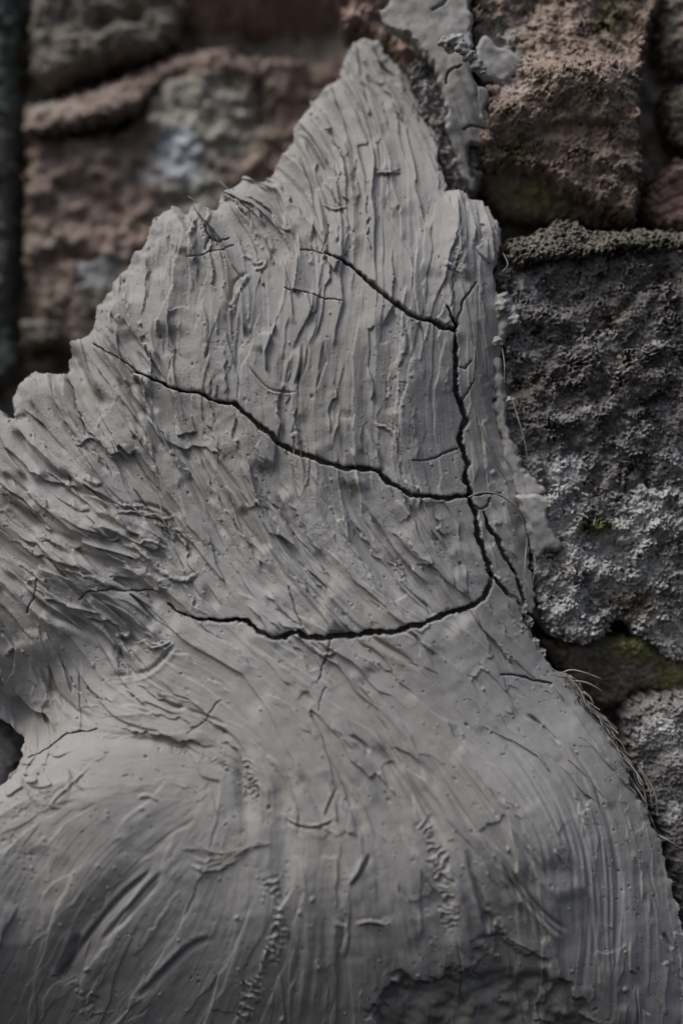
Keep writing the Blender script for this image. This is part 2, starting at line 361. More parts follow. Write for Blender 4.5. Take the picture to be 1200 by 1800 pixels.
def skew(P, r, sd):
    P = np.asarray(P, float); c = P[len(P) // 2]; a = r.normal(0, sd); d = P - c
    return np.c_[d[:, 0] * math.cos(a) - d[:, 1] * math.sin(a), d[:, 0] * math.sin(a) + d[:, 1] * math.cos(a)] + c
def stroke(P, w, lvl, tilt, bowl, ridge, lip, r, hard=1.0, rag=.18, endrag=8, sfade=18):
    global H
    P = np.asarray(P, float); m = w * 1.6 + 8
    i0, j0 = ixy(P[:, 0].min() - m, P[:, 1].min() - m); i1, j1 = ixy(P[:, 0].max() + m, P[:, 1].max() + m)
    if i1 - i0 < 4 or j1 - j0 < 4: return
    sl = (slice(j0, j1), slice(i0, i1)); x = X[sl]; y = Y[sl]
    s, t, d, L = line_coords(x, y, P)
    o1, o2 = r.uniform(0, 250, 2); o3 = int(r.uniform(0, 3500))
    ww = w * (1 + rag * tex(s / 24 + o1, t * 0 + o2)) * (0.8 + 0.2 * ss(s / (L * .3 + 1)))
    u = t / w
    side = ss((ww - np.abs(t)) / 1.7 + .5)
    st = s + 3.0 * tex(t / 3 + o2, s / 20 + o1) * (endrag / 8)
    # measure past the ends
    P0, P1 = P[0], P[-1]; e0 = P[1] - P[0]; e0 /= np.linalg.norm(e0); e1 = P[-1] - P[-2]; e1 /= np.linalg.norm(e1)
    a0 = (x - P0[0]) * e0[0] + (y - P0[1]) * e0[1]; a1 = (P1[0] - x) * e1[0] + (P1[1] - y) * e1[1]
    nearend = np.minimum(np.where(s < 1, a0, 99), np.where(s > L - 1, a1, 99))
    s = np.where(s < .01, np.minimum(a0, 0), np.where(s > L - .01, L + np.maximum(-a1, 0), s)); st = s + (st - np.clip(s, 0, L))
    s = s.astype(np.float64)
    ends = ss(s / sfade) * ss((L - st) / (3.0 if r.random() < .4 else 26.0))
    M = side * ends * hard
    prof = lvl + tilt * np.clip(u, -1.1, 1.1) - bowl * (1 - np.clip(u, -1, 1) ** 2) + ridge * (.45 * np.maximum(0, tex(s / 60 + o1, t / 1.6 + o2) - .7) + .45 * tex(s / 70 + o2, t / 3.2 + o1))
    prof = prof + lip * .6 * ss((s - L + 12) / 12)
    H[sl] = H[sl] * (1 - M) + (H0[sl] + prof) * M
    # squeezed-out lip, broken
    ln = np.clip(tex(s / 13 + o2, t * 0 + o1 * .7) * .8 + .2, 0, 1.6)
    sgn = 1 if r.random() < .5 else -1
    lw = 1.6 + 1.2 * r.random()
    H[sl] += (lip * ln * np.exp(-((sgn * t - ww) / lw) ** 2) * ss(s / 14) * ss((L - s) / 6 + .6) * (nearend > -3)).astype(np.float32)
sr = np.random.default_rng(5)
seeds = []
for gy in np.arange(20, 1940, 30):
    for gx in np.arange(-140, 1270, 30):
        x = gx + sr.uniform(-15, 15); y = gy + sr.uniform(-15, 15); i, j = ixy(x, y)
        if sd0[j, i] > -12 and sr.random() * (2.0 + 2.6 * (y > 1330) * (x < 700) - .5 * (sd0[j, i] < 60) * (y < 900)) < np.clip(1.35 - .026 * WID[j, i] + .1 * AMP[j, i], .35, 1.0): seeds.append((x, y, sr.random()))
seeds.sort(key=lambda q: q[2])
for k in range(300):
    x = sr.uniform(-140, 1230); y = sr.uniform(60, 1940); i, j = ixy(x, y)
    if sd0[j, i] < -5: continue
    A = float(AMP[j, i]); w = float(WID[j, i]) * sr.uniform(1.5, 2.7); L = sr.uniform(110, 330) * (.4 + w / 45)
    P = stream(x - FX[j, i] * L * .4, y - FY[j, i] * L * .4, L)
    if len(P) > 3: stroke(skew(P, sr, .16), w, A * sr.uniform(-1.5, 1.5), A * sr.uniform(-2.8, 2.8), A * sr.uniform(0, 2.6), A * sr.uniform(.02, .16), A * max(0, sr.uniform(-.2, 1.0)), sr, rag=.12, sfade=30)
H0 = (.6 * H + .4 * blur(H, 6)).astype(np.float32)
for (x, y, _) in seeds:
    i, j = ixy(x, y); A = float(AMP[j, i]); w = float(WID[j, i]) * (.62 + 1.5 * sr.random() ** 1.3); L = sr.uniform(70, 260) * (0.6 + w / 22)
    P = stream(x - FX[j, i] * L * .4, y - FY[j, i] * L * .4, L)
    if len(P) < 3: continue
    P = skew(P, sr, .15)
    stroke(P, w, A * sr.uniform(-.8, .8), A * sr.uniform(-1.9, 1.9), A * sr.uniform(0, 1.5), A * sr.uniform(.02, .16), A * max(0, sr.uniform(-.5, 1.1)), sr)

# ---- named marks seen in the photograph
def groove(P, w, depth, lip=.3, sm=True):
    """a dragged groove: deep line with a raised side"""
    global H
    P = smooth_line(P) if sm else np.asarray(P, float); m = w * 5 + 6
    i0, j0 = ixy(P[:, 0].min() - m, P[:, 1].min() - m); i1, j1 = ixy(P[:, 0].max() + m, P[:, 1].max() + m)
    sl = (slice(j0, j1), slice(i0, i1)); s, t, d, L = line_coords(X[sl], Y[sl], P)
    f = ss(s / (L * .2 + 3)) * ss((L - s) / (L * .15 + 3)) * (1 + .2 * np.sin(s / 19.0 + P[0, 0]))
    H[sl] += ((-depth * np.exp(-(t / w) ** 2) + lip * depth * np.exp(-((t - 2.0 * w) / w) ** 2)) * f).astype(np.float32)
G = [([(170,575),(195,610),(225,650),(245,690)],6,4.5),([(190,600),(215,640),(250,685),(268,715)],5,4),([(232,655),(255,690),(276,728)],4.5,4.5),([(222,668),(245,700),(262,735)],4,4),([(205,660),(230,700),(252,738)],5,3.5),
 ([(120,600),(135,640),(160,680),(190,720)],8,5),([(20,745),(50,790),(95,830),(140,845)],9,5),([(85,690),(110,735),(150,790),(200,840)],6,3.5),([(50,700),(85,760),(120,800)],5,2.5),([(0,830),(35,860),(60,890)],5,4),
 ([(285,760),(310,800),(350,870),(400,950)],6,3),([(315,780),(345,830),(380,890)],5,2.8),([(340,770),(370,830),(420,910),(480,980)],4,2.2),([(375,800),(410,850),(440,900)],4,2.5),
 ([(500,620),(495,650),(500,680)],6,1.6),([(532,600),(530,640),(520,680)],2.4,2.6),([(435,640),(458,670),(480,686),(522,690)],1.6,2.2),
 ([(400,505),(405,530),(412,495),(440,478)],2.5,1.5),([(565,1040),(600,1080),(650,1120),(700,1150),(740,1180)],5,1.8),([(400,960),(430,1010),(500,1070),(560,1130)],7,1.8),([(600,900),(640,960),(700,1030),(760,1090)],5,1.7),([(480,860),(520,930),(600,1020)],5,1.6),
 ([(700,850),(725,900),(770,970)],4,1.6),([(680,985),(710,1030),(760,1075)],2,2.2),([(600,760),(610,800),(640,850)],5,1.2),([(650,740),(680,830)],4,1.4),
 ([(40,1040),(100,1080),(180,1120),(240,1180)],7,4),([(140,1060),(190,1110),(240,1145)],6,4),([(200,1130),(215,1165),(240,1190)],5,3),([(0,1000),(60,1050),(110,1100)],7,3.5),([(60,930),(130,975),(230,1000)],6,3.5),([(150,900),(220,930),(290,990)],6,3.2),([(10,870),(80,930),(150,960)],6,3.5),([(230,880),(290,900),(320,960)],3,2.5),
 ([(275,1220),(300,1240),(325,1244)],3.5,3.4),([(325,1246),(370,1262),(400,1275)],2.5,1.6),([(190,1190),(260,1180),(310,1130)],4,1.5),([(60,1180),(110,1230),(170,1275)],5,2),
 ([(272,1520),(210,1570),(150,1650),(95,1750)],20,1.0),([(275,1525),(220,1570),(160,1640),(120,1700),(95,1730)],4,2.0),([(292,1528),(235,1590),(175,1660)],4,2.0),([(285,1545),(245,1590),(200,1640)],3,1.6),([(140,1640),(120,1690),(100,1730)],6,2.5),([(380,1650),(330,1670),(240,1760)],5,2.2),
 ([(520,1350),(560,1420),(590,1480)],9,2.0),([(580,1370),(620,1430),(640,1470)],7,1.6),([(730,1330),(790,1400),(850,1500),(900,1600)],7,2.6),([(640,1300),(700,1360),(760,1440),(790,1500)],8,2.0),([(800,1330),(850,1400),(920,1490),(990,1580)],6,1.4),
 ([(880,1530),(930,1590),(990,1650)],3.5,2.2),([(895,1530),(950,1600),(1000,1640)],3.5,2.0),([(820,1490),(840,1560),(860,1640)],5,2.2),([(650,1500),(640,1525),(615,1560)],3,3.2),([(1050,1400),(1075,1480),(1085,1580),(1080,1700)],4,1.0),([(1030,1520),(1035,1620),(1020,1760)],4,1.0),([(1165,1640),(1175,1660),(1182,1672)],3,3),
 ([(925,1255),(950,1275),(985,1310)],3,3.0),([(1000,1310),(1040,1370),(1060,1430)],3,1.0),([(860,1270),(920,1340),(980,1420)],4,1.0),([(615,1290),(640,1310),(650,1325)],3,2.2),([(590,1440),(570,1452),(530,1455),(500,1443)],2.2,2.0),([(592,1385),(580,1410),(570,1440)],1.8,1.8)]
for g in G: groove(g[0], g[1] * 1.1, g[2] * 1.25)
for P, w, dp in G[:60:3]:
    Q = np.asarray(P, float) + sr.uniform(-9, 9, 2); groove(Q, w * .6, dp * .5)
# families of long parallel finger sweeps
rk = np.random.default_rng(17)
def rake(x, y, L, n, sp, amp, w=None):
    base = np.array(stream(x, y, L, 12)); tg = np.gradient(base, axis=0); tg /= np.linalg.norm(tg, axis=1)[:, None]
    nr = np.c_[-tg[:, 1], tg[:, 0]]
    for k in range(n):
        a = int(rk.uniform(0, len(base) * .25)); b = len(base) - int(rk.uniform(0, len(base) * .3)); o = (k - n / 2) * sp * rk.uniform(.85, 1.15)
        if b - a < 4: continue
        P = (base + nr * (o + 2 * np.sin(np.arange(len(base)) * .3 + k))[:, None])[a:b]
        ww = (w or sp * .30) * rk.uniform(.8, 1.3); d_ = amp * rk.uniform(.6, 1.3)
        groove(P, ww, d_, .45, False)
for q in [(330,775,300,4,15,1.5),(410,790,330,4,17,1.6),(490,830,330,4,17,1.5),(570,850,330,5,16,1.4),(650,890,300,4,16,1.3),(720,900,230,3,14,1.1),(480,960,240,4,10,1.0),(740,1290,330,5,13,1.2),(640,1260,260,4,13,1.0),(860,1290,330,7,12,.8),(960,1330,360,8,11,.7),(1030,1420,330,6,10,.7),(600,1180,200,4,12,.7),(880,1500,190,3,12,1.6),
          (0,760,160,3,16,1.8),(100,690,150,3,13,2.0),(20,930,190,4,13,1.8),(120,1040,170,4,13,1.8),(60,1160,120,3,12,1.5),(180,1010,150,4,10,1.4),(600,170,180,4,15,1.5),(670,120,200,3,13,1.4),(520,290,150,4,14,1.6),(450,340,100,3,13,1.4),(240,600,110,3,12,2.0),(560,1560,280,4,22,.8),(700,1540,200,3,18,.8)]:
    rake(*q)
# tooth marks
def ribs(P, hw, sp, amp, skew=.35):
    P = smooth_line(P); m = hw + 8
    i0, j0 = ixy(P[:, 0].min() - m, P[:, 1].min() - m); i1, j1 = ixy(P[:, 0].max() + m, P[:, 1].max() + m)
    sl = (slice(j0, j1), slice(i0, i1)); s, t, d, L = line_coords(X[sl], Y[sl], P)
    ph = (s + skew * t + 5.0 * n_sm[sl] + 9 * np.sin(s / 31.0)) / sp
    w = hw * (.75 + .3 * np.cos(ph * .9) + .15 * n_sm[sl])
    f = ss((w - np.abs(t)) / 5) * ss(s / 12) * ss((L - s) / 12)
    c = .5 + .5 * np.cos(2 * math.pi * ph); H[sl] += (f * amp * (c ** 1.3 - .55) * (1 + .35 * n_sm[sl])).astype(np.float32)
ribs([(742,1438),(760,1480),(775,1530),(788,1580),(790,1640)], 19, 13, 2.2, -.3)
ribs([(432,1330),(440,1370),(452,1415)], 13, 11, 2.4)
ribs([(470,1540),(488,1590),(490,1650),(465,1700),(440,1745),(425,1800)], 17, 17, 2.5)
ribs([(265,1318),(320,1322),(380,1336),(430,1362)], 11, 7.5, 1.0, .1)
ribs([(100,1700),(140,1740),(180,1790)], 20, 17, 1.1)

# squeezed-up worms and lips of clay
def worm(P, w, amp):
    global H
    P = smooth_line(P); m = w * 4 + 8
    i0, j0 = ixy(P[:, 0].min() - m, P[:, 1].min() - m); i1, j1 = ixy(P[:, 0].max() + m, P[:, 1].max() + m)
    sl = (slice(j0, j1), slice(i0, i1)); s, t, d, L = line_coords(X[sl], Y[sl], P)
    t = t + 1.0 * n_rag2[sl]; k = ss(s / (L * .25 + 2)) * ss((L - s) / (L * .2 + 2)) * (1 + .3 * np.sin(s / 7 + P[0, 0]) * np.sin(s / 17))
    H[sl] += (amp * k * np.sqrt(np.clip(1 - (t / w) ** 2, 0, 1)) - .35 * amp * k * np.exp(-((np.abs(t) - w * 1.4) / (w * .7)) ** 2)).astype(np.float32)
for P, w, a in [([(220,950),(250,972),(288,1008),(325,1020),(356,1004)],4.5,2.4),([(178,932),(196,948),(213,943)],3.5,2),([(190,902),(240,900),(290,912),(312,904)],3.5,2.2),([(262,912),(306,934),(328,965),(333,988)],3.5,2.2),([(120,878),(138,893),(160,892)],5,2.4),([(240,960),(262,950),(300,968)],3,1.6),
   ([(200,880),(230,890),(260,884)],3,1.8),([(383,352),(402,344),(422,360),(442,388)],4.5,2.6),([(563,356),(588,367),(613,363)],2.6,1.6),([(652,302),(682,305),(709,299)],2.6,1.8),([(425,342),(450,352),(482,372)],3,1.8),([(330,372),(340,392),(332,420)],4,2.2),([(352,352),(368,372),(360,398)],4,2.2),
   ([(435,446),(448,462),(466,460)],3.5,2),([(408,562),(413,522),(440,480)],4.5,1.8),([(468,456),(462,470),(446,474)],3,1.8),([(676,984),(700,1000),(718,1028)],2.6,1.6),([(198,1118),(206,1152),(234,1190)],3,1.8),([(250,1124),(272,1138),(304,1128)],3,1.8),([(200,1112),(218,1120),(232,1112)],5,2.6),([(152,835),(165,850),(182,846)],4,2.2),
   ([(780,462),(796,470),(799,486)],4.5,2.2),([(510,770),(522,764),(526,784)],4.5,2.4),([(535,770),(542,830),(530,868)],2.5,1),([(690,530),(712,600),(688,660)],5,1.4),([(652,742),(690,760),(700,800)],3,1.4),([(595,1145),(570,1150),(550,1140)],4,2.4),([(165,1340),(90,1412),(115,1418)],3,1.6),([(240,1404),(262,1398),(280,1410)],4,1.6),([(230,665),(243,660),(250,676)],5,2.4),
   ([(60,940),(90,950),(110,968)],3.5,2),([(20,985),(60,1010),(90,1040)],3.5,2),([(100,1000),(150,1010),(200,1034)],3,1.6),([(600,1470),(560,1452),(520,1458)],3,1.2),([(330,1520),(370,1530),(420,1512)],4,1.8),([(625,1626),(650,1620),(680,1628)],4,1.4),([(585,1620),(610,1640),(598,1690)],5,1.4),([(870,1128),(885,1140),(900,1165)],3,1.0)]:
    worm(P, w, a)
# sharp little ledges, crumbs and pits spread over the surface
cr = np.random.default_rng(31)
def dot(x, y, r_, a, ratio=1.0, ang=0.0):
    i0, j0 = ixy(x - r_ * 3, y - r_ * 3); i1, j1 = ixy(x + r_ * 3 + 2, y + r_ * 3 + 2)
    if i1 <= i0 or j1 <= j0: return
    sl = (slice(j0, j1), slice(i0, i1)); dx = X[sl] - x; dy = Y[sl] - y
    u = dx * math.cos(ang) + dy * math.sin(ang); v = (-dx * math.sin(ang) + dy * math.cos(ang)) * ratio
    q = (u * u + v * v) / (r_ * r_)
    H[sl] += (a * np.exp(-q ** 1.6)).astype(np.float32)
for k in range(3600):
    x = cr.uniform(-140, 1210); y = cr.uniform(60, 1940); i, j = ixy(x, y)
    if sd0[j, i] < 2 or cr.random() > .25 + .32 * AMP[j, i] + .35 * (y > 1150): continue
    th = float(TH[j, i]); big = cr.random() < .06
    if cr.random() < .78: dot(x, y, cr.uniform(1.0, 2.4) * (2.1 if big else 1), -cr.uniform(.4, 1.5) * (1.7 if big else 1), cr.uniform(1, 2.4), th)
    else: dot(x, y, cr.uniform(1.4, 3) * (1.8 if big else 1), cr.uniform(.4, 1.3) * (1.8 if big else 1), cr.uniform(1, 2), th + .4)
# clusters of crumbs dragged along the rim and ridges
for (cx, cy, n, rad) in [(340,380,40,28),(450,430,40,40),(560,440,30,30),(880,400,30,18),(370,420,30,25),(240,670,30,20),(270,990,30,50),(210,1100,25,40),(400,600,30,30),(700,690,60,40),(480,1550,30,30),(440,1390,30,22),(800,460,30,20),(720,560,20,40),(930,1100,40,22),(350,960,30,60),(640,1120,25,60),(310,760,30,30),(900,1020,30,22),(60,1400,50,50),(30,1500,50,60),(380,1500,40,50),(760,1700,40,60),(200,1790,50,90),(190,560,20,20),(550,200,30,24),(640,90,16,20)]:
    for _ in range(n):
        a = cr.normal(0, rad * .5, 2); dot(cx + a[0], cy + a[1], cr.uniform(1.5, 3.6), cr.uniform(-1.0, 1.0), cr.uniform(1, 2.2), cr.uniform(0, 3))
# the torn patch at the foot
TORN = [(857,1592),(872,1630),(893,1652),(920,1662),(945,1676),(970,1712),(1015,1748),(1050,1800),(1080,1960),(640,1960),(655,1800),(664,1762),(682,1728),(704,1714),(745,1722),(780,1708),(812,1700),(826,1690),(838,1668),(850,1640)]
tsd = poly_sdf(X, Y, TORN) + n_rag2 * .6 + n_sm * 6
tm = ss(tsd / 20 + .25); rough_t = spec_noise(HH, WW, 80, 9, 1.9, 41)
tn = ss((Y - 1700) / 30)
H = (H - tm * (4 + 5.0 * tn) + tm * tn * 2.0 * rough_t).astype(np.float32)

# fine streaks along the drag direction (line convolution of noise)
def lic(src, n, step):
    acc = src.copy(); cnt = 1
    jj, ii = np.meshgrid(np.arange(HH), np.arange(WW), indexing='ij')
    for sg in (1, -1):
        px_ = ii.astype(np.float32); py_ = jj.astype(np.float32)
        for _ in range(n):
            a = np.clip(px_.astype(np.int32), 0, WW - 1); b = np.clip(py_.astype(np.int32), 0, HH - 1)
            px_ = px_ + sg * FX[b, a] * step; py_ = py_ + sg * FY[b, a] * step
            a = np.clip(px_.astype(np.int32), 0, WW - 1); b = np.clip(py_.astype(np.int32), 0, HH - 1)
            acc += src[b, a]; cnt += 1
    acc /= cnt; return (acc / acc.std()).astype(np.float32)
l1 = lic(spec_noise(HH, WW, 8, 1.6, .3, 51), 14, 1.5); l2 = lic(spec_noise(HH, WW, 22, 4, .8, 52), 22, 2.5)
patchy = ss(.5 + .35 * spec_noise(HH, WW, 90, 20, 1.2, 53))
H += (l1 * .035 * (.4 + AMP * .5) * (.3 + patchy) + l2 * .06 * (.5 + .4 * AMP)).astype(np.float32)
grn = spec_noise(HH, WW, 5, 1.3, .2, 54); patch2 = ss(.3 + .5 * spec_noise(HH, WW, 60, 12, 1.0, 55))
H += (grn * .055 * patch2 * (.5 + AMP)).astype(np.float32)
H += .12 * spec_noise(HH, WW, 70, 14, 1.2, 56)

l3 = lic(spec_noise(HH, WW, 30, 5, .8, 57), 7, 2.5); l4 = lic(spec_noise(HH, WW, 24, 3, .6, 58), 5, 2.0)
H += (.26 * AMP ** .8 * ss((l3 - .9) * 4) * patchy - .22 * AMP ** .8 * ss((l4 - 1.3) * 4) * (1 - .6 * patchy)).astype(np.float32)
def ledge(P, amp, decay=16, side=1, rag_=1.6):
    global H
    P = np.asarray(P, float); m = decay * 3 + 6
    i0, j0 = ixy(P[:, 0].min() - m, P[:, 1].min() - m); i1, j1 = ixy(P[:, 0].max() + m, P[:, 1].max() + m)
    if i1 - i0 < 4 or j1 - j0 < 4: return
    sl = (slice(j0, j1), slice(i0, i1)); s, t, d, L = line_coords(X[sl], Y[sl], P)
    t = side * t + .35 * rag_ * n_rag2[sl] + 2.6 * n_sm[sl]; f = ss(s / (L * .35 + 2)) * ss((L - s) / (L * .2 + 2))
    H[sl] += (amp * f * ss((t + .9) / 1.8) * np.exp(-np.maximum(t, 0) / decay) - .35 * amp * f * ss((-t + .9) / 1.8) * np.exp(-np.maximum(-t, 0) / (decay * .5))).astype(np.float32)
lr = np.random.default_rng(61)
for k in range(430):
    x = lr.uniform(-130, 1210); y = lr.uniform(60, 1900); i, j = ixy(x, y)
    if sd0[j, i] < 4: continue
    A = float(AMP[j, i])
    if lr.random() > .12 + .42 * A: continue
    P = np.array(stream(x, y, lr.uniform(35, 150), 9))
    if len(P) < 3: continue
    P[:, 0] += np.cumsum(lr.normal(0, .9, len(P))); P[:, 1] += np.cumsum(lr.normal(0, .7, len(P)))
    ledge(P, A * lr.uniform(.5, 1.5), lr.uniform(6, 24), lr.choice([-1, 1]))
LEDGES = [([(285,745),(295,775),(318,790),(352,783),(380,800),(400,840)],2.2,18,-1),([(262,735),(285,760),(305,800),(330,850)],2.0,16,-1),([(20,790),(60,830),(110,850),(160,860)],2.6,22,-1),([(75,690),(110,730),(128,770),(165,780),(205,800),(240,830)],2.8,16,-1),
 ([(60,870),(110,905),(170,925),(230,935)],2.6,14,1),([(225,900),(255,920),(300,925),(325,960),(332,1000)],2.6,12,1),([(160,950),(215,985),(260,1010),(320,1020)],2.4,14,1),([(0,940),(60,975),(120,990),(170,1020)],3,16,-1),([(30,1010),(80,1050),(150,1080),(230,1110)],3,16,-1),
 ([(200,1110),(240,1130),(300,1125)],2.4,12,1),([(200,1130),(210,1170),(240,1190)],2.4,12,1),([(250,1110),(290,1135),(310,1125)],1.6,10,1),([(612,364),(618,395),(628,420)],1.4,14,1),([(655,300),(685,304),(708,298)],2.2,20,-1),
 ([(575,290),(600,330),(612,364)],1.8,18,-1),([(640,310),(645,380),(650,460)],1.8,20,1),([(670,250),(680,320),(690,400)],1.4,18,-1),([(520,230),(545,270),(575,330)],2.4,14,1),([(545,190),(580,240),(610,290)],2.2,14,-1),([(600,150),(640,200),(680,260)],2.0,14,1),([(640,110),(680,160),(715,230)],2.0,12,-1),([(665,90),(710,150),(745,230)],1.8,10,1),
 ([(380,350),(420,370),(450,400),(470,440)],2.6,14,1),([(430,330),(470,370),(520,420)],2.4,14,-1),([(475,312),(510,350),(545,400)],2.8,16,1),([(300,370),(305,430),(300,520)],2.0,16,-1),([(345,360),(342,420),(350,500)],2.0,14,1),([(255,440),(258,500),(250,560)],1.8,14,1),([(215,490),(225,550),(245,610)],2.0,12,-1),
 ([(400,600),(396,640),(398,700)],1.6,12,1),([(690,620),(680,680),(690,730),(698,775)],1.8,14,-1),([(640,740),(655,775),(680,830)],1.6,12,1),([(800,340),(812,400),(815,470)],1.8,12,1),([(850,370),(845,430),(862,470)],2.2,12,-1),([(790,480),(792,520),(800,560)],1.6,8,1),
 ([(340,760),(360,830),(400,900),(450,980),(480,1030)],1.6,18,1),([(410,750),(430,830),(470,900),(520,980),(590,1070)],1.6,20,-1),([(560,870),(600,960),(680,1050),(750,1120)],1.4,18,1),([(700,920),(740,980),(790,1040)],1.3,14,-1),([(275,1220),(300,1238),(326,1244)],2.0,12,-1),
 ([(380,1300),(410,1315),(428,1345),(432,1380)],2.6,14,-1),([(180,1280),(250,1288),(330,1300),(385,1318)],2.4,14,-1),([(0,1215),(40,1235),(75,1262),(100,1290)],5,18,-1),([(320,1500),(360,1512),(410,1498),(450,1484)],2.2,10,1),([(640,1500),(638,1525),(612,1562)],2.0,10,1),
 ([(855,1592),(865,1640),(880,1700)],3.2,10,1),([(870,1610),(900,1660),(950,1680)],2.0,12,-1),([(880,1035),(895,1070),(930,1120),(955,1160)],1.6,10,1)]
for l_ in LEDGES:
    ledge(smooth_line(l_[0], 3), l_[1], l_[2], l_[3], .9)
# cracks
kr = np.random.default_rng(77)
CRK = [  # polyline, half width start/mid/end px, depth mm, level step mm
 ([(574,446),(600,455),(622,470),(640,486),(665,510),(690,530),(720,552),(745,561),(775,573),(799,579)],(1.2,4.6,4.4),17,1.0),
 ([(528,440),(550,438),(574,446)],(.8,1.2,1.4),3,0),
 ([(786,538),(793,555),(802,570),(800,600),(802,630),(800,665),(803,695),(812,715),(819,740),(808,768),(815,795),(823,815),(818,845),(826,872)],(1.6,5.0,5.0),20,-1.4),
 ([(824,868),(835,900),(840,930),(850,970),(864,1012)],(5,5,5),20,-1.4),
 ([(802,570),(808,550),(818,522),(836,496)],(2,1.6,1.2),5,0),
 ([(802,640),(818,648),(828,635)],(1.5,1.3,1),4,0),([(810,712),(822,690),(832,668)],(1.5,1.3,1),4,0),
 ([(165,605),(200,625),(225,640),(240,655)],(1,1.4,2.0),5,.3),
 ([(238,654),(265,667),(300,680),(330,687),(360,695),(395,707),(411,708),(430,727),(460,752),(490,780),(520,795),(565,810),(600,821),(640,825),(667,828),(680,847),(705,860),(722,870),(765,875),(805,871),(824,872)],(2.0,4.6,3.8),16,1.3),
 ([(824,872),(850,867),(880,866)],(2,1.4,.8),5,0),
 ([(726,810),(752,808),(775,800),(804,789)],(.8,1.5,1.4),4,0),
 ([(295,1062),(320,1080),(350,1090),(385,1093),(415,1089),(435,1093),(455,1112),(475,1121),(500,1120),(525,1111),(540,1122),(570,1123),(600,1117),(630,1118),(690,1112),(720,1100),(770,1087),(820,1070),(850,1052),(861,1030),(865,1012)],(1.8,5.2,4.2),18,1.5),
 ([(138,1055),(150,1042),(200,1034),(240,1040),(282,1043)],(1,1.8,1.0),5,.4),
 ([(62,1018),(60,1040),(56,1055),(46,1078)],(.8,1.3,1),4,0),
 ([(850,900),(856,922),(872,942),(880,965),(892,985),(902,1003)],(1.5,4,2.6),14,0),
 ([(902,1003),(914,1035),(922,1068)],(2,3.4,3),14,0),
 ([(864,1012),(878,1028),(890,1043),(906,1052),(915,1066)],(3.6,3.4,1.5),12,-1),
 ([(915,1066),(921,1085),(930,1104),(941,1124)],(2,3.6,3.6),12,0),
 ([(828,885),(842,896),(858,888),(862,876)],(1.6,1.4,1),5,0),
 ([(945,1055),(940,1075),(934,1090)],(1.5,2.5,1.5),8,0),
 ([(880,1187),(925,1192),(968,1203)],(.8,1.7,1.6),5,.3),
 ([(580,1128),(576,1150),(570,1165),(560,1195)],(1.3,1.1,.7),4,0),
 ([(572,1210),(562,1235),(560,1250)],(.8,1,.7),2,0),
 ([(115,668),(132,710),(145,740),(150,765)],(1.6,1.4,.8),4,.2),
 ([(360,397),(368,415),(360,436)],(1.6,1.6,1),4,0),([(368,417),(385,426),(402,418)],(1,1.4,.8),4,0),([(330,452),(370,440),(410,432)],(.8,1,.7),2.5,0),
 ([(500,505),(540,515),(600,527)],(1.2,1,.7),3,0),([(578,395),(575,420),(566,440)],(.7,1,.8),2.5,0),
 ([(805,455),(796,490),(800,525)],(.7,1.2,.9),3,0),
 ([(50,1332),(90,1312),(120,1290),(170,1281)],(1.2,1.2,.8),4,0),([(388,1232),(365,1262),(330,1288)],(.7,1,.6),2,0),
 ([(507,1032),(515,1060),(530,1100)],(1.2,1,.7),3,0),([(740,575),(745,610)],(.6,.8,.6),2,0)]
for P, (w0, w1, w2), dep, lev in CRK:
    P = jag(P, .085, kr, 5); m = 40
    i0, j0 = ixy(P[:, 0].min() - m, P[:, 1].min() - m); i1, j1 = ixy(P[:, 0].max() + m, P[:, 1].max() + m)
    sl = (slice(j0, j1), slice(i0, i1)); s, t, d, L = line_coords(X[sl], Y[sl], P)
    o = int(kr.uniform(0, 3500)); f = s / L
    w = .84 * np.interp(f, [0, .12, .3, .5, .75, 1], [w0 * .7, (w0 + w1) * .38, w1 * .85, w1 * 1.08, w1 * .9, w2]) * (1 + .2 * np.interp(s, np.arange(0, 4000, 3.0), LT[(np.arange(len(np.arange(0, 4000, 3.0))) * 1 + o) % 4096]))
    dd_ = np.abs(t + .5 * n_sm[sl]) + .12 * n_rag2[sl] * np.minimum(1, w1 / 3)
    if lev: H[sl] += (lev * np.where(t > 0, 1, -1) * .5 * np.exp(-np.abs(t) / 16) * ss(f * 6) * ss((1 - f) * 6)).astype(np.float32)
    cut = ss((np.maximum(w, .95) - dd_) / 1.3 + .45)
    H[sl] -= (cut * dep).astype(np.float32)
    H[sl] -= (.5 * min(1, w1 / 4) * np.exp(-(np.maximum(np.abs(t) - w, 0) / 2.2) ** 2) * (1 - cut)).astype(np.float32)

# small raised ragged flaps along the scalloped rim
for k in range(50):
    q = cr.integers(4, 80); a, b = np.array(OUT[q]), np.array(OUT[q + 1]); p = a + (b - a) * cr.random() + cr.normal(0, 1, 2) * 5
    dot(p[0], p[1], cr.uniform(2, 6), cr.uniform(-2, 2.6), cr.uniform(1, 3), cr.uniform(0, 3))

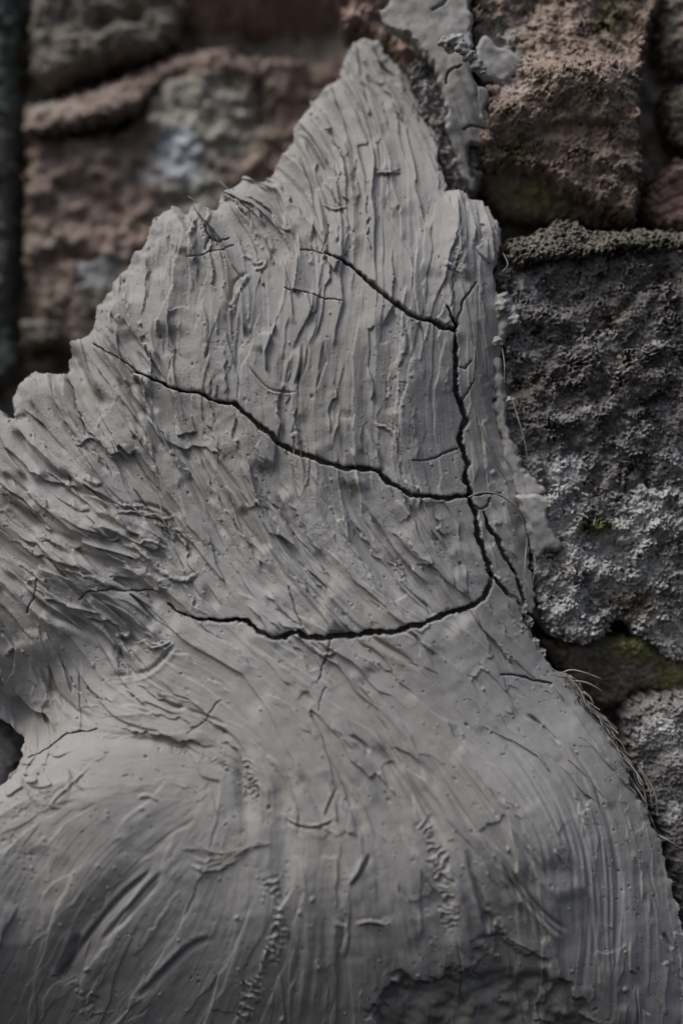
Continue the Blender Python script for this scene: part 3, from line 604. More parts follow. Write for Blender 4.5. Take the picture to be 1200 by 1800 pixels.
# regions that the cracks and seams divide
NAMES = ["skirt", "peak_lobe", "plate", "plate", "rim_strip", "fold", "bulge", "torn_patch"]
LAB = np.zeros((HH, WW), np.int8)
cA = [(574,446),(600,455),(640,486),(690,530),(720,552),(775,573),(800,579)]
cV = [(800,579),(800,665),(803,695),(819,740),(808,768),(823,815),(818,845),(824,872)]
cV2 = [(824,872),(835,900),(850,970),(865,1013)]
cB = [(165,605),(240,655),(300,680),(395,707),(411,708),(460,752),(490,780),(565,810),(667,828),(680,847),(722,870),(824,872)]
cC = [(295,1062),(350,1090),(435,1093),(475,1121),(525,1111),(570,1123),(690,1112),(770,1087),(850,1052),(865,1013)]
seam = [(425,300),(455,345),(495,395),(528,440)]
LAB[inside(X, Y, seam + cA + [(802,570),(786,538),(800,480),(790,400),(775,320),(960,0),(300,0)])] = 1
LAB[inside(X, Y, cA + cV + cB[::-1] + [(100,540),(300,250)] + seam)] = 2
LAB[inside(X, Y, cB + cV2 + cC[::-1] + [(300,960),(270,850),(275,760),(240,690)])] = 3
LAB[inside(X, Y, [(775,320),(790,400),(800,480),(786,538),(802,570)] + cV + cV2 + [(890,1043),(920,1090),(960,1165),(1100,1100),(1100,300)])] = 4
LAB[inside(X, Y, [(100,540),(165,605),(240,690),(275,760),(270,850),(300,960),(295,1062),(270,1150),(240,1230),(170,1281),(120,1290),(50,1332),(-200,1340),(-200,540)])] = 5
LAB[inside(X, Y, [(-200,1340),(50,1332),(120,1290),(170,1281),(300,1292),(400,1320),(432,1350),(455,1430),(470,1540),(490,1620),(465,1700),(430,1790),(420,1980),(-200,1980)])] = 6
LAB[inside(X, Y, TORN)] = 7
LAB[(LAB == 0) & (Y < 1030) & (X < 330)] = 5
LAB[(LAB == 0) & (Y < 900)] = 1
dark_tone = (.55 * tm * ss(.4 + .3 * rough_t) * (.35 + .65 * tn)).astype(np.float32)  # darker brown tint over the torn patch, noise-broken, stronger lower down
clay = empty('clay_relief', 'grey clay relief with finger dragged ridges and long dark drying cracks, covering the stones', 'clay relief', (0, 0.04, -0.36))
inv = clay.location
Hs = blur(BASE, 12)
parts = grid_mesh(NAMES, X, Y, H, keep, 0.0, M_clay, clay, back=0.034, field=sdf, comp=Hs, attrs={'dark_tone': dark_tone}, inset=4, labels=LAB)
PL = {1: 'pointed lobe of clay with steep ragged finger ridges', 2: 'upper plate of clay between the two long cracks', 3: 'middle plate of clay between the long cracks with slanting ridges', 4: 'narrow strip of clay drying away from the stones',
      5: 'rough folded clay with coarse slanting smears', 6: 'smooth rounded bulge of clay with a double gouge', 7: 'torn darker patch of clay with broken surface', 0: 'smooth sweep of clay with fine long streaks'}
present = [i for i in range(8) if (LAB[keep] == i).any()]
for o, i in zip(parts, present): o['label'] = PL[i]
for o in parts: o.location = (-inv[0], -inv[1], -inv[2])

def surf_h(x, y):
    i, j = ixy(x, y); return float(np.max(H[max(j-2,0):j+3, max(i-2,0):i+3]))
fr = np.random.default_rng(99)
def fibre(P, r=.00045, lift=.8, par=clay, dz=None, name='fibre', raw=False):
    Q = smooth_line(P, 6); n = len(Q); pts = []
    hs = np.array([surf_h(x, y) for x, y in Q]) if dz is None else np.full(n, -dz * 1000.0)
    if n > 5: hs = np.convolve(np.pad(hs, 3, 'edge'), np.ones(7) / 7, 'valid')
    for k, ((x, y), h) in enumerate(zip(Q, hs)):
        arch = math.sin(math.pi * k / (n - 1)) * lift
        pts.append(px(x, y, -(h + .4 + arch) / 1000.0))
    V, F = tube(name, pts, r, M_fib)
    if raw: return V, F
    o = mesh_from(name, np.array(V), np.array(F), M_fib, par)
    if par is not None: o.location = -par.location
    return o
FIB = [([(822,874),(845,866),(872,868),(898,884),(918,912),(936,945),(958,975)],.00075,3),([(834,604),(833,640),(829,672)],.0007,1),([(828,560),(836,610),(842,660),(838,700)],.00035,2),([(838,728),(852,775),(875,820),(896,856)],.0005,2),
 ([(846,735),(860,780),(885,830)],.0004,2),([(818,560),(826,590),(840,620)],.0004,1),([(926,945),(922,1000),(925,1060)],.0005,4),([(930,940),(940,990),(930,1050)],.0004,4),
 ([(517,786),(514,830),(520,866),(530,872),(534,845),(528,790)],.0004,1),([(35,1362),(48,1392),(66,1412),(98,1413),(119,1392),(123,1350)],.0005,1.5),([(118,1350),(130,1375),(148,1388)],.0004,1),
 ([(340,1088),(352,1096),(360,1090)],.0004,1.2),([(320,1492),(355,1492),(390,1500),(440,1488),(475,1482)],.0009,1.2),([(345,1530),(375,1518),(400,1512),(430,1492),(455,1480)],.0007,1.2),
 ([(975,1205),(984,1220),(990,1232)],.0007,1),([(625,1625),(650,1620),(678,1626)],.0008,1),([(405,335),(390,322),(386,318)],.0003,3),([(330,345),(345,352),(352,348)],.0003,2),
 ([(500,500),(502,470),(508,450)],.0003,2),([(530,520),(535,490),(525,470)],.0003,1),([(60,1040),(75,1055),(85,1060)],.0003,1),([(268,830),(280,880),(290,930)],.0004,1.5),
 ([(225,880),(250,905),(278,905),(300,935)],.0006,1.5),([(60,1370),(70,1390),(90,1398)],.0003,1.5),([(1060,1370),(1085,1355),(1095,1350)],.0004,1.5)]
for P, r_, l_ in FIB: fibre(P, r_, l_)
for k in range(26):
    x = fr.uniform(40, 1050); y = fr.uniform(380, 1750); i, j = ixy(x, y)
    if sd0[j, i] < 20: continue
    a = TH[j, i] + fr.normal(0, .7); L = fr.uniform(14, 45); b = fr.normal(0, .5)
    P = [(x, y), (x + L*.5*math.cos(a), y + L*.5*math.sin(a)), (x + L*math.cos(a+b), y + L*math.sin(a+b))]
    fibre(P, fr.uniform(.00018, .0003), .8)
# twisted fibres hanging out of the lower right rim
EDGE = [(968,1172),(990,1188),(1008,1205),(1018,1232),(1040,1256),(1062,1280),(1082,1306),(1098,1345),(1118,1386),(1142,1438),(1156,1468),(1172,1520)]
e = smooth_line(EDGE, 8); bV = []; bF = []; off = 0
for k in range(46):
    a = int(fr.uniform(0, len(e) - 22)); n = int(fr.uniform(10, 24)); 
    if a > 55 and fr.random() < .55: continue
    seg = e[a:a + n]
    if len(seg) < 6: continue
    o1 = fr.uniform(-9, 8); o2 = fr.uniform(-8, 15)
    t = np.linspace(0, 1, len(seg))[:, None]; seg = seg + np.c_[(o1 + (o2 - o1) * t[:, 0]) + 5 * np.sin(t[:, 0] * fr.uniform(2, 8) + k), -.4 * (o1 + (o2 - o1) * t[:, 0])]
    dz = [fr.uniform(-12, 8) for _ in range(4)]
    zz = np.interp(np.linspace(0, 3, len(seg)), range(4), dz)
    hb = np.array([np.clip(surf_h(x, y), 0, 14) for x, y in e[a:a+n]])
    pts = [px(x, y, -(h * .6 + z * .7) / 1000) for (x, y), z, h in zip(seg, zz, hb)]
    V, F = tube('x', pts, fr.uniform(.0002, .0006), M_fib); bV += list(V); bF += [tuple(q + off for q in f) for f in F]; off += len(V)
o = mesh_from('fibre_bundle', np.array(bV), np.array(bF), M_fib, clay); o.location = -clay.location
o['label'] = 'frayed twist of pale plant fibres along the clay rim'
for P, d in [([(982,1186),(1000,1178),(1022,1181),(1056,1193)],-.010),([(1000,1196),(1030,1200),(1058,1215)],-.006),([(995,1185),(1018,1212),(1030,1240),(1044,1252)],-.012),([(1025,1215),(1038,1228),(1046,1252)],-.010),
             ([(1126,1352),(1142,1378),(1152,1400),(1155,1434)],-.006),([(1120,1345),(1140,1385),(1146,1420)],-.004),([(1152,1466),(1175,1478),(1196,1492)],.0),([(1095,1330),(1125,1370),(1137,1420)],-.006)]:
    fibre(P, .0006, 3, clay, d)

# ================================================================== THE WALL BEHIND
wall = empty('stone_wall', 'rough wall of brown and grey weathered stones set in dark mortar behind the clay', 'stone wall', (0, 0.2, -0.42))
def adopt(o, lab=None):
    o.location = -wall.location
    if lab: o['label'] = lab
    return o
def patchmap(x, y, L):
    v = np.zeros(x.shape, np.float32)
    for (cx, cy, rx, ry, a) in L: v = np.maximum(v, a * np.exp(-((x - cx) / rx) ** 2 - ((y - cy) / ry) ** 2))
    return v
def stone(poly, d0, mat, lab, form=None, bulge=10, edge=22, rough=(3, 1.2, .4), step=2.0, seed=1, back=.06, p1=None, p2=None, grooves=(), pits=0, rag=3.0, billow=0, facet=0, name='stone', par=wall):
    """one block: outline in photo pixels, its own depth and relief (mm)"""
    P = np.asarray(smooth_line(poly + [poly[0]], 4)[:-1]); m = 6
    gx = np.arange(P[:, 0].min() - m, P[:, 0].max() + m, step); gy = np.arange(P[:, 1].min() - m, P[:, 1].max() + m, step)
    x, y = np.meshgrid(gx, gy); h, w = x.shape
    f = poly_sdf(x, y, P) + rag * spec_noise(h, w, 40 / step, 4 / step, 1.0, seed)
    z = bulge * (1 - (1 - np.clip(f / edge, 0, 1)) ** 2.2) - bulge
    if form: z = z + rbf(form, x, y, 100)[..., 0]
    n1 = spec_noise(h, w, 160 / step, 14 / step, 1.6, seed + 1); n2 = spec_noise(h, w, 46 / step, 4 / step, 1.3, seed + 2); n3 = spec_noise(h, w, 14 / step, 1.3, .7, seed + 3)
    z = z + .8 * rough[0] * n1 + .75 * rough[1] * (n2 if not billow else (-np.abs(n2) * 1.8 + .9) * billow + n2 * (1 - billow)) + .6 * rough[2] * n3
    for (L, gw, gd) in grooves:
        s, t, d, T = line_coords(x, y, smooth_line(L)); z = z - gd * np.exp(-(t / gw) ** 2) * ss(s / 20) * ss((T - s) / 20)
    if facet:
        fr_ = np.random.default_rng(seed + 9); wx = x + 7 * n2; wy = y + 7 * n1 + 5 * n3
        for cell, am in ((60, facet), (24, facet * .8)):
            k = int((gx[-1] - gx[0]) * (gy[-1] - gy[0]) / cell ** 2) + 3
            best = np.full(x.shape, 1e12, np.float32); zz = np.zeros(x.shape, np.float32)
            for _ in range(min(k, 420)):
                sx, sy = fr_.uniform(gx[0], min(gx[-1], 1240)), fr_.uniform(gy[0], gy[-1]); ta, tb, tc = fr_.normal(0, .09, 3)
                q = (wx - sx) ** 2 + (wy - sy) ** 2; mk = q < best; best = np.where(mk, q, best)
                zz = np.where(mk, ta * (x - sx) + (tb - .05) * (y - sy) + tc * cell * .35, zz)
            z = z + am * np.clip(zz, -cell * .12, cell * .12)
    if pits:
        n4 = spec_noise(h, w, 30 / step, 5 / step, .8, seed + 4); z = z - pits * ss((n4 - .9) * 1.6) * (2.5 + n3)
    at = {}
    if p1: at['patch1'] = patchmap(x, y, p1)
    if p2: at['patch2'] = patchmap(x, y, p2)
    for k in ('patch1', 'patch2'): at.setdefault(k, np.zeros(x.shape, np.float32))
    o = grid_mesh(name, x, y, z, f > 0, d0, mat, par, back=back, field=f, comp=np.zeros_like(z), attrs=at, inset=1)
    if par is wall: adopt(o, lab)
    return o
M_red = stone_material("red_sandstone", (0.171, 0.125, 0.107), (0.359, 0.256, 0.212), (0.531, 0.421, 0.359), 22, (0.620, 0.593, 0.515), (0.620, 0.620, 0.620))
M_buff = stone_material("buff_stone", (0.151, 0.133, 0.109), (0.271, 0.245, 0.207), (0.383, 0.352, 0.302), 26, (0.575, 0.575, 0.575), (0.302, 0.191, 0.161))
M_big = stone_material('pinkish_brown_stone', (0.16,0.12,0.104), (0.30,0.235,0.20), (0.40,0.33,0.285), 16, (0.34,0.325,0.285), (0.50,0.54,0.59), bstr=.4)
M_hole = stone_material('grey_round_stone', (0.3,0.3,0.3), (0.36,0.36,0.36), (0.42,0.42,0.42), 26, bstr=.2)
M_grn = stone_material("dark_greenish_stone", (0.078, 0.090, 0.083), (0.141, 0.157, 0.152), (0.224, 0.240, 0.238), 26)
M_brn = stone_material('brown_stone', (0.162, 0.126, 0.101), (0.356, 0.276, 0.227), (0.503, 0.413, 0.348), 30, (0.518, 0.527, 0.503), (0.145, 0.130, 0.073), bstr=.45)
M_ledge = stone_material('crumbly_mortar', (0.13, 0.115, 0.09), (0.30, 0.275, 0.23), (0.5, 0.48, 0.42), 60, (0.16, 0.165, 0.09), (0.4, 0.4, 0.4), lich=((0.5, 0.49, 0.46), .46, .62), bstr=1)
M_dark = stone_material('dark_lichened_stone', (0.097, 0.089, 0.081), (0.275, 0.259, 0.251), (0.551, 0.543, 0.559), 44, (0.720, 0.720, 0.720), (0.194, 0.170, 0.149), lich=((0.720, 0.720, 0.720), .45, .54), bstr=.6)
M_pale = stone_material('pale_lichened_stone', (0.243, 0.227, 0.203), (0.551, 0.551, 0.543), (0.720, 0.720, 0.720), 40, (0.146, 0.162, 0.065), (0.211, 0.178, 0.138), lich=((0.720, 0.720, 0.720), .45, .56), bstr=.6)
M_mort = stone_material("old_mortar", (0.169, 0.147, 0.124), (0.312, 0.268, 0.227), (0.485, 0.426, 0.372), 34, (0.286, 0.296, 0.143), (0.569, 0.514, 0.456))

# mortar bed, one sheet with real depth: farther back on the left, closer on the right
gx = np.arange(-420, 1620, 6.0); gy = np.arange(-420, 2220, 6.0); x, y = np.meshgrid(gx, gy)
dep = rbf([(-400,-400,-215),(-400,600,-215),(-400,2200,-190),(200,0,-200),(200,600,-215),(480,300,-196),(600,0,-190),(600,600,-150),(640,100,-150),(720,60,-78),(780,300,-66),(860,0,-66),(900,400,-100),(1200,400,-112),(1620,0,-110),(1620,1000,-80),(1620,2200,-80),(900,900,-62),(1000,1160,-88),(1100,1230,-78),(1200,1200,-60),(1200,1600,-56),(1150,2000,-50),(600,2200,-60),(0,1300,-160),(300,1200,-120)], x, y, 150)[..., 0]
dep = dep + 5 * spec_noise(*x.shape, 30, 3, 1.4, 200)
mo = grid_mesh('mortar', x, y, dep, np.ones(x.shape, bool), 0.0, M_mort, wall, back=.3, comp=blur(dep, 6), attrs={'patch1': patchmap(x, y, [(1120,1130,90,60,.9),(860,320,50,60,.8)]), 'patch2': np.zeros(x.shape, np.float32)})
adopt(mo, 'dark recessed mortar bed between the stones')

# blurred blocks on the left, well behind the clay
stone([(52,-30),(330,-40),(322,20),(305,62),(262,92),(200,108),(140,126),(92,146),(60,140),(48,100)], .165, M_buff, 'pale buff block at the upper left with a dark hollow', [(60,20,2),(200,20,4),(310,20,-6),(200,110,6),(60,130,2)], 26, 26, (3,2,.6), 4, 301, .08, grooves=[([(150,52),(200,30),(262,24)],16,16)])
stone([(318,-40),(700,-50),(712,40),(690,96),(560,90),(460,62),(400,52),(330,66)], .182, M_red, 'dark reddish block along the top', [(330,20,-8),(500,20,0),(690,40,-4)], 20, 26, (4,2,.6), 4, 311, .08)
stone([(38,196),(48,178),(90,168),(150,154),(215,128),(252,104),(300,86),(360,70),(410,62),(408,92),(372,124),(326,130),(292,140),(264,170),(240,200),(180,216),(120,232),(60,240),(42,226)], .166, M_big, 'long narrow reddish ledge stone with rounded edge', [(60,200,6),(150,180,8),(250,140,2),(380,90,-6)], 15, 26, (3,2.5,.6), 4, 321, .09, p1=[(90,190,60,20,.7),(180,160,50,16,.5)])
stone([(40,262),(66,240),(160,226),(236,206),(262,150),(290,128),(330,122),(362,116),(398,92),(450,96),(560,90),(690,104),(740,200),(720,420),(560,480),(420,500),(262,470),(230,560),(130,620),(60,560),(40,450),(42,340)], .166, M_big, 'large pinkish brown block with a buff patch and a cold bluish white stain',
      [(60,300,4),(200,260,-6),(150,420,10),(80,520,4),(200,560,-4),(300,150,2),(345,260,6),(430,130,8),(440,300,4),(500,200,-6),(560,250,-2),(620,150,-10),(300,400,2),(250,350,-2)], 22, 24, (5,1.3,.4), 4, 341, .08,
      p1=[(345,215,110,90,1.3),(330,330,80,70,.9),(70,420,40,26,.5),(190,460,40,24,.5)], p2=[(312,270,40,46,1.5),(260,300,30,30,.6),(345,330,24,30,.6)],
      grooves=[([(60,470),(120,450),(190,480)],12,10),([(456,130),(460,180),(455,235)],9,12),([(250,345),(300,360),(370,345)],10,6),([(90,330),(160,340),(230,390)],16,8),([(500,110),(560,140),(640,150)],20,7),([(235,210),(255,260),(240,330)],14,7)])
stone([(-330,-60),(22,-60),(26,100),(30,240),(24,420),(22,560),(28,650),(-60,700),(-330,700)], .178, M_grn, 'dark greenish stone at the left margin', None, 22, 26, (4,2.4,.8), 4, 361, .08)
stone([(118,470),(140,448),(190,440),(236,450),(260,500),(230,560),(160,556),(122,540)], .158, M_buff, 'small cold grey stone just beyond the clay rim', None, 14, 20, (2,1.5,.5), 4, 371, .09, p1=[(165,480,46,30,1.0)])
stone([(34,560),(70,556),(112,562),(116,590),(90,604),(50,606),(34,596)], .162, M_buff, 'small flat buff stone above the dark gap', None, 14, 12, (1,1,.4), 4, 381, .08)
stone([(-300,720),(10,700),(60,760),(40,900),(-60,1100),(-300,1100)], .20, M_grn, 'dark stone under the dark gap', None, 16, 24, (4,2.4,.8), 5, 391, .06)
stone([(-200,1255),(-20,1262),(22,1286),(34,1320),(26,1362),(0,1400),(-200,1420)], .004, M_hole, 'rounded grey stone showing through the hole in the clay', None, 22, 40, (1,1,.3), 4, 395, .06)
# sharper stones on the right
stone([(826,-60),(1165,-60),(1160,20),(1140,90),(1128,160),(1132,250),(1134,310),(1122,378),(1108,389),(1060,372),(1020,352),(985,340),(955,318),(905,303),(862,302),(838,280),(832,240),(846,200),(834,130),(822,60)], .034, M_brn, 'large brown overhanging stone with pale crusted upper face',
      [(840,0,4),(1000,0,-10),(1150,0,-16),(850,150,8),(900,150,12),(890,195,22),(970,70,4),(930,165,24),(985,126,28),(1050,105,12),(1060,148,30),(1120,158,20),(1110,60,-6),(870,240,14),(950,220,16),(1050,250,18),(1120,250,14),(880,290,8),(950,300,10),(1000,325,10),(1060,350,12),(1110,370,8)], 34, 20, (2.2,.9,.3), 2, 401, .05,
      p1=[(880,100,50,80,.75),(950,40,40,50,.4),(900,170,50,20,.5)], p2=[(900,270,80,40,.8),(880,215,30,30,.5),(1080,30,70,60,.7)], pits=.2, facet=.7, grooves=[([(1085,60),(1105,80),(1118,95)],3,5),([(940,240),(1010,225),(1080,235)],7,3)])
stone([(842,292),(900,298),(960,310),(1020,342),(1080,370),(1115,382),(1096,396),(1040,392),(960,385),(905,382),(872,360),(846,330)], .056, M_mort, 'shadowed olive underside of the overhanging stone', [(850,300,10),(1100,380,10),(900,370,-12),(1000,385,-12)], 10, 14, (2,1.6,.5), 2, 411, .05, p1=[(950,345,110,40,.7)])
stone([(1172,-60),(1420,-60),(1420,120),(1200,126),(1166,110),(1150,60)], .070, M_mort, 'dark brown stone in the upper right corner', None, 18, 24, (3,2,.6), 3, 421, .05)
stone([(1168,160),(1190,148),(1260,140),(1270,250),(1200,258),(1176,240),(1164,205)], .062, M_ledge, 'small grey stone at the right margin', None, 16, 18, (2,1.6,.6), 2, 431, .06)
stone([(1128,352),(1150,310),(1180,282),(1260,262),(1340,300),(1330,402),(1200,404),(1150,392)], .056, M_red, 'dark red layered stone at the right margin', None, 18, 20, (2,1.4,.5), 2, 441, .06, grooves=[([(1140,350),(1180,320),(1240,300)],3,3),([(1140,370),(1185,345),(1240,330)],3,3),([(1150,385),(1190,368),(1240,358)],3,3)])
stone([(886,446),(896,418),(935,404),(965,392),(988,378),(1015,380),(1045,396),(1090,398),(1130,392),(1190,396),(1320,400),(1320,436),(1200,438),(1110,440),(1060,448),(1000,456),(950,462),(905,466)], .000, M_ledge, 'crumbly buff mortar ledge under the overhanging stone', [(900,410,-8),(900,455,4),(1000,385,-10),(1000,450,8),(1100,395,-14),(1100,440,4),(1300,400,-20),(1300,440,-8)], 18, 14, (1.6,2.4,1.0), 1.8, 451, .07, pits=.5, billow=.6, p1=[(1160,425,60,14,.7)])
stone([(862,480),(876,452),(940,446),(1010,438),(1090,430),(1180,420),(1400,416),(1420,640),(1400,920),(1210,920),(1120,910),(1010,910),(920,890),(890,800),(872,742),(874,660),(872,560)], .013, M_dark, 'large dark grey stone speckled with pale lichen', [(880,500,0),(1000,480,4),(1150,480,0),(900,650,4),(1050,650,14),(1200,650,10),(940,800,6),(1100,800,12),(1200,840,8)], 10, 14, (2.0,.8,1.0), 2, 461, .06, grooves=[([(880,700),(940,670),(990,600),(1060,580),(1130,500),(1180,490)],7,3.5),([(1000,800),(1060,770),(1100,720),(1200,700)],6,3),([(900,560),(960,600),(1040,610)],5,3)],
      p1=[(985,822,60,32,.8),(930,500,50,30,.5),(1000,490,24,20,.5),(1110,760,50,40,.45),(1190,800,60,60,.4)], p2=[(930,690,60,50,.8),(1110,650,50,60,.7),(1080,560,80,60,.6),(1160,480,60,40,.7),(900,700,30,60,.4)], pits=.3, facet=1.0)
stone([(896,880),(915,850),(950,862),(990,842),(1040,866),(1090,880),(1120,850),(1160,858),(1200,830),(1400,836),(1400,1180),(1210,1170),(1130,1120),(1085,1092),(1060,1122),(1010,1130),(968,1112),(948,1080),(936,1020),(930,960),(915,910)], .008, M_pale, 'pale lichen crusted stone with a tuft of moss', [(930,900,0),(1030,900,8),(1150,900,14),(960,1050,6),(1030,1080,8),(1120,1020,2),(1180,1000,8),(1380,1000,0)], 8, 26, (2.4,.9,1.0), 2, 471, .06,
      p1=[(1045,925,34,18,1.1),(1100,1040,40,20,.35)], p2=[(960,960,34,30,.65),(1010,1010,60,34,.5),(1110,1060,80,40,.8),(1190,960,20,60,.6)], pits=.3, facet=1.0)
stone([(960,1130),(1010,1128),(1065,1116),(1130,1116),(1210,1160),(1400,1170),(1400,1260),(1200,1230),(1130,1222),(1108,1244),(1070,1256),(1030,1228),(990,1180)], .030, M_mort, 'mossy recessed stone in the shaded hollow', [(980,1150,0),(1100,1150,8),(1080,1240,-16),(1200,1200,4)], 12, 24, (2.4,1.4,.8), 2, 481, .05, p1=[(1130,1130,90,40,.9),(1180,1190,50,40,.8)])
stone([(1106,1290),(1104,1252),(1130,1226),(1180,1222),(1400,1230),(1400,1980),(1225,1980),(1215,1700),(1190,1590),(1165,1480),(1130,1400),(1106,1340)], .006, M_dark, 'grey lichened stone beside the lower right clay rim', [(1120,1280,0),(1200,1280,12),(1150,1400,-4),(1200,1500,0),(1300,1600,-4)], 16, 20, (2,1.0,.9), 2, 491, .06, p1=[(1160,1290,50,40,.8),(1190,1420,30,60,.4)], p2=[(1120,1250,30,20,.6)], pits=.6, billow=.6)
stone([(716,120),(745,90),(800,90),(835,150),(850,260),(842,330),(800,350),(770,300),(740,200)], .034, M_dark, 'dim speckled stone between the clay lobe and the smear', None, 10, 20, (2,2,.8), 2, 501, .05, p1=[(800,260,24,40,.6)])
stone([(600,-60),(700,-60),(760,40),(745,100),(716,130),(690,100),(650,60),(600,40)], .075, M_red, 'dim brown stone at the top behind the smear', None, 12, 22, (3,2,.7), 2.5, 505, .06)
stone([(849,285),(853,271),(861,268),(870,275),(872,290),(867,301),(856,302)], .034, M_ledge, 'small oval pebble bedded in the joint', None, 8, 9, (.2,.3,.2), 1.5, 511, .02, rag=.4, name='pebble')

# ================================================================== CLAY SMEARS on the wall
def smear(poly, d0, label, form, seed, flow=None, thick=6, rough=(.8,.8,.3), grooves=(), back=.02, rag=1.1, step=1.5, name='clay_smear', streak=(0, 1), amp=.8):
    root = empty(name, label, 'clay smear', tuple(px(np.mean([p[0] for p in poly]), max(p[1] for p in poly), d0)))
    P = np.asarray(smooth_line(poly + [poly[0]], 3)[:-1]); m = 5
    gx = np.arange(P[:, 0].min() - m, P[:, 0].max() + m, step); gy = np.arange(P[:, 1].min() - m, P[:, 1].max() + m, step)
    x, y = np.meshgrid(gx, gy); h, w = x.shape
    f = poly_sdf(x, y, P) + rag * spec_noise(h, w, 60, 8, 1.2, seed)
    z = thick * (1 - (1 - np.clip(f / 8, 0, 1)) ** 2) - thick + rbf(form, x, y, 60)[..., 0]
    u = x * -streak[1] + y * streak[0]; v = x * streak[0] + y * streak[1]
    TX = tex(v / 60 + seed, u / 5 + 9); TX2 = tex(v / 90 + seed * 2, u / 12)
    z = z + amp * (.5 * TX + .8 * TX2) + rough[1] * spec_noise(h, w, 60, 9, 1.5, seed + 1) * .4 + rough[2] * .15 * spec_noise(h, w, 6, 1.2, .5, seed + 2)
    for (L, gw, gd) in grooves:
        s, t, d, T = line_coords(x, y, jag(L, .1, kr, 5)); z = z - gd * ss((gw - np.abs(t)) / 1.4 + .5)
    o = grid_mesh('smear_body', x, y, z, f > 0, d0, M_clay, root, back=back, field=f, comp=np.zeros_like(z), attrs={'dark_tone': np.zeros(x.shape, np.float32)}, inset=1.5)
    o.location = -root.location
    return root
def lump(cx, cy, d, rx, ry, rz, seed, par, name='curl', rot=0.0, mat=None):
    n, m_ = 28, 18; r = np.random.default_rng(seed); V = []; F = []
    ph = r.uniform(0, 6, 8)
    c = px(cx, cy, d)
    for i in range(m_ + 1):
        b = math.pi * i / m_
        for k in range(n):
            a = 2 * math.pi * k / n
            q = 1 + .20*math.sin(3*a+ph[0]+2*b) + .15*math.sin(5*b+ph[1]+a) + .10*math.sin(7*a+ph[2])*math.sin(b) + .06*math.sin(13*a+9*b+ph[3])
            p = np.array([rx*math.cos(a)*math.sin(b), ry*math.sin(a)*math.sin(b), rz*math.cos(b)]) * q * S
            V.append(c + np.array([p[0]*math.cos(rot)-p[2]*math.sin(rot), p[1], p[0]*math.sin(rot)+p[2]*math.cos(rot)]))
    for i in range(m_):
        for k in range(n):
            k2 = (k+1) % n; F.append((i*n+k, (i+1)*n+k, (i+1)*n+k2, i*n+k2))
    return V, F
def lumps(name, L, par, lab=None):
    V = []; F = []; off = 0
    for l in L:
        v, f = lump(*l[:6], l[6], None, rot=l[7] if len(l) > 7 else 0); V += v; F += [tuple(q + off for q in g) for g in f]; off += len(v)
    me = mesh_from(name, np.array(V), np.array(F), M_clay, par)
    if par is not None: me.location = -par.location
    if lab: me['label'] = lab
    return me
sm1 = smear([(668,14),(690,-10),(705,-60),(822,-60),(827,30),(830,80),(833,142),(845,180),(858,200),(866,226),(860,246),(840,252),(824,256),(828,290),(837,322),(826,326),(812,302),(798,272),(786,236),(778,178),(762,128),(742,92),(712,62),(684,50)], .024,
      'thin grey clay smear down the joint between pointed lobe and overhanging brown stone', [(680,20,-2),(760,0,4),(820,0,2),(760,80,6),(820,120,8),(800,200,6),(850,220,2),(820,300,-4)], 601, thick=6, streak=(.35, .94), amp=2.0, rag=2.2,
      grooves=[([(783,150),(786,132),(796,124),(808,120)],1.8,5),([(814,228),(830,222),(852,226)],1.8,5),([(760,20),(778,10),(785,0)],2.5,3)])
lumps('curl', [(782,74,.002,11,7,9,3),(800,70,.000,14,8,9,4,.3),(812,84,.000,13,8,10,5,-.4),(824,98,.002,12,8,9,6,.5),(838,115,.004,14,8,10,7,-.2),(846,126,.005,8,6,6,8),(790,86,.004,9,6,7,9)], sm1, 'curled squeezed lumps of clay')
smear([(836,86),(848,66),(862,70),(872,84),(888,84),(902,92),(918,104),(916,122),(898,134),(884,150),(862,146),(846,140),(838,120)], .024, 'pale scalloped clay splash on the upper face of overhanging brown stone', [(850,100,4),(900,110,2),(870,130,2)], 611, thick=3, streak=(.7,.7), amp=1.2)
smear([(836,150),(852,152),(862,172),(850,200),(858,222),(846,214),(838,190)], .018, 'small ragged clay scrap beside the smear crack, under the splash', [(845,170,3),(855,200,1),(840,200,2)], 621, thick=5, amp=1.0)
smear([(903,872),(930,866),(955,874),(976,880),(972,892),(962,900),(968,925),(988,958),(976,972),(958,968),(948,984),(936,972),(928,940),(918,905)], -.002, 'ragged clay flap pressed onto the pale lichen crusted stone', [(910,880,6),(970,885,2),(940,920,6),(980,960,2),(945,980,3)], 631, thick=6, streak=(.5,.86), amp=1.8)
smear([(872,520),(890,512),(902,528),(912,545),(908,580),(894,588),(884,612),(874,606),(870,560)], .002, 'knobbly clay crust at the edge of the dark lichened stone', [(880,540,4),(900,560,2),(880,600,3)], 641, thick=6, rough=(1,3,1.2), amp=.6)
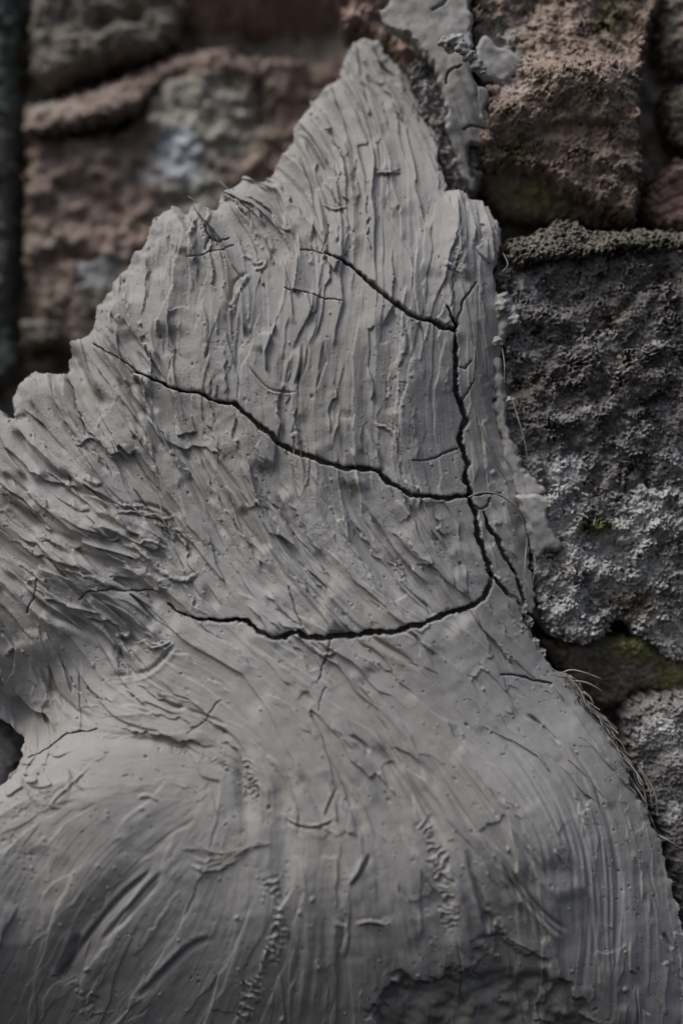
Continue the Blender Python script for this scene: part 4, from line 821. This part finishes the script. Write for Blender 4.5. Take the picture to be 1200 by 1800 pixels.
smear([(868,628),(880,636),(886,668),(893,700),(889,730),(899,762),(912,792),(922,822),(944,842),(962,862),(940,876),(908,872),(888,806),(874,748),(866,690)], .002, 'thin uneven clay film beside the strip, above the ragged flap', [(875,650,2),(890,720,0),(905,800,1),(945,860,2)], 651, thick=5, streak=(.2,.97), amp=1.0, rag=2.4)
for (cx, cy, rr, lab) in [(884,537,11,'knobbly clay crumb on the crust beside the dark stone'),(904,562,9,'flat clay crumb at the right side of the crust'),(874,600,8,'clay crumb low on the crust, close to the strip crack'),(896,704,7,'lone clay crumb on the dark stone where a pale fibre hangs')]:
    c = lumps('clay_crumb', [(cx,cy,-.006,rr,rr*.7,rr*.9,int(cx)),(cx+rr*.7,cy+rr*.6,-.005,rr*.5,rr*.5,rr*.5,int(cy)),(cx-rr*.6,cy+rr*.5,-.005,rr*.45,rr*.4,rr*.4,int(cy)+5)], None)
    c['label'] = lab; c['category'] = 'clay crumb'; c['group'] = 'clay crumbs on the stone beside the clay'
for P, lab in [([(899,698),(910,735),(920,770),(926,802)],'straight pale fibre hanging over the dark lichened stone from a crumb'),([(882,612),(886,640),(886,672)],'short pale fibre hanging under the knobbly clay crust'),([(882,478),(892,465),(884,445)],'thin fibre sticking up by the clay rim under the ledge')]:
    o = fibre(P, .0005, 2, None, -.012, 'plant_fibre'); o['label'] = lab; o['category'] = 'fibre'; o['group'] = 'loose fibres on the stones'
# chunks of clay broken into the right-hand cracks
for (cx, cy, rx, rz, lab) in [(862,905,8,10,'pale broken clay bit in the crack, highest of the broken bits'),(880,1012,7,9,'small angular clay bit where the two upright cracks close up'),(902,1050,9,7,'broken clay bit lodged high in the crack beside the rim'),(916,1070,10,9,'largest broken clay bit lodged in the gap beside the rim'),(928,1092,8,8,'broken clay bit above the black gap'),(938,1128,8,6,'broken clay bit on the edge of the black gap'),(951,1146,7,6,'lowest broken clay bit beside the black gap')]:
    h = surf_h(cx, cy) / 1000
    c = lumps('clay_fragment', [(cx,cy,-h*.8+.003,rx,6,rz,int(cx)),(cx+4,cy+5,-h*.8+.003,rx*.6,5,rz*.6,int(cy))], None)
    c['label'] = lab; c['category'] = 'clay fragment'; c['group'] = 'broken clay bits in the cracks'
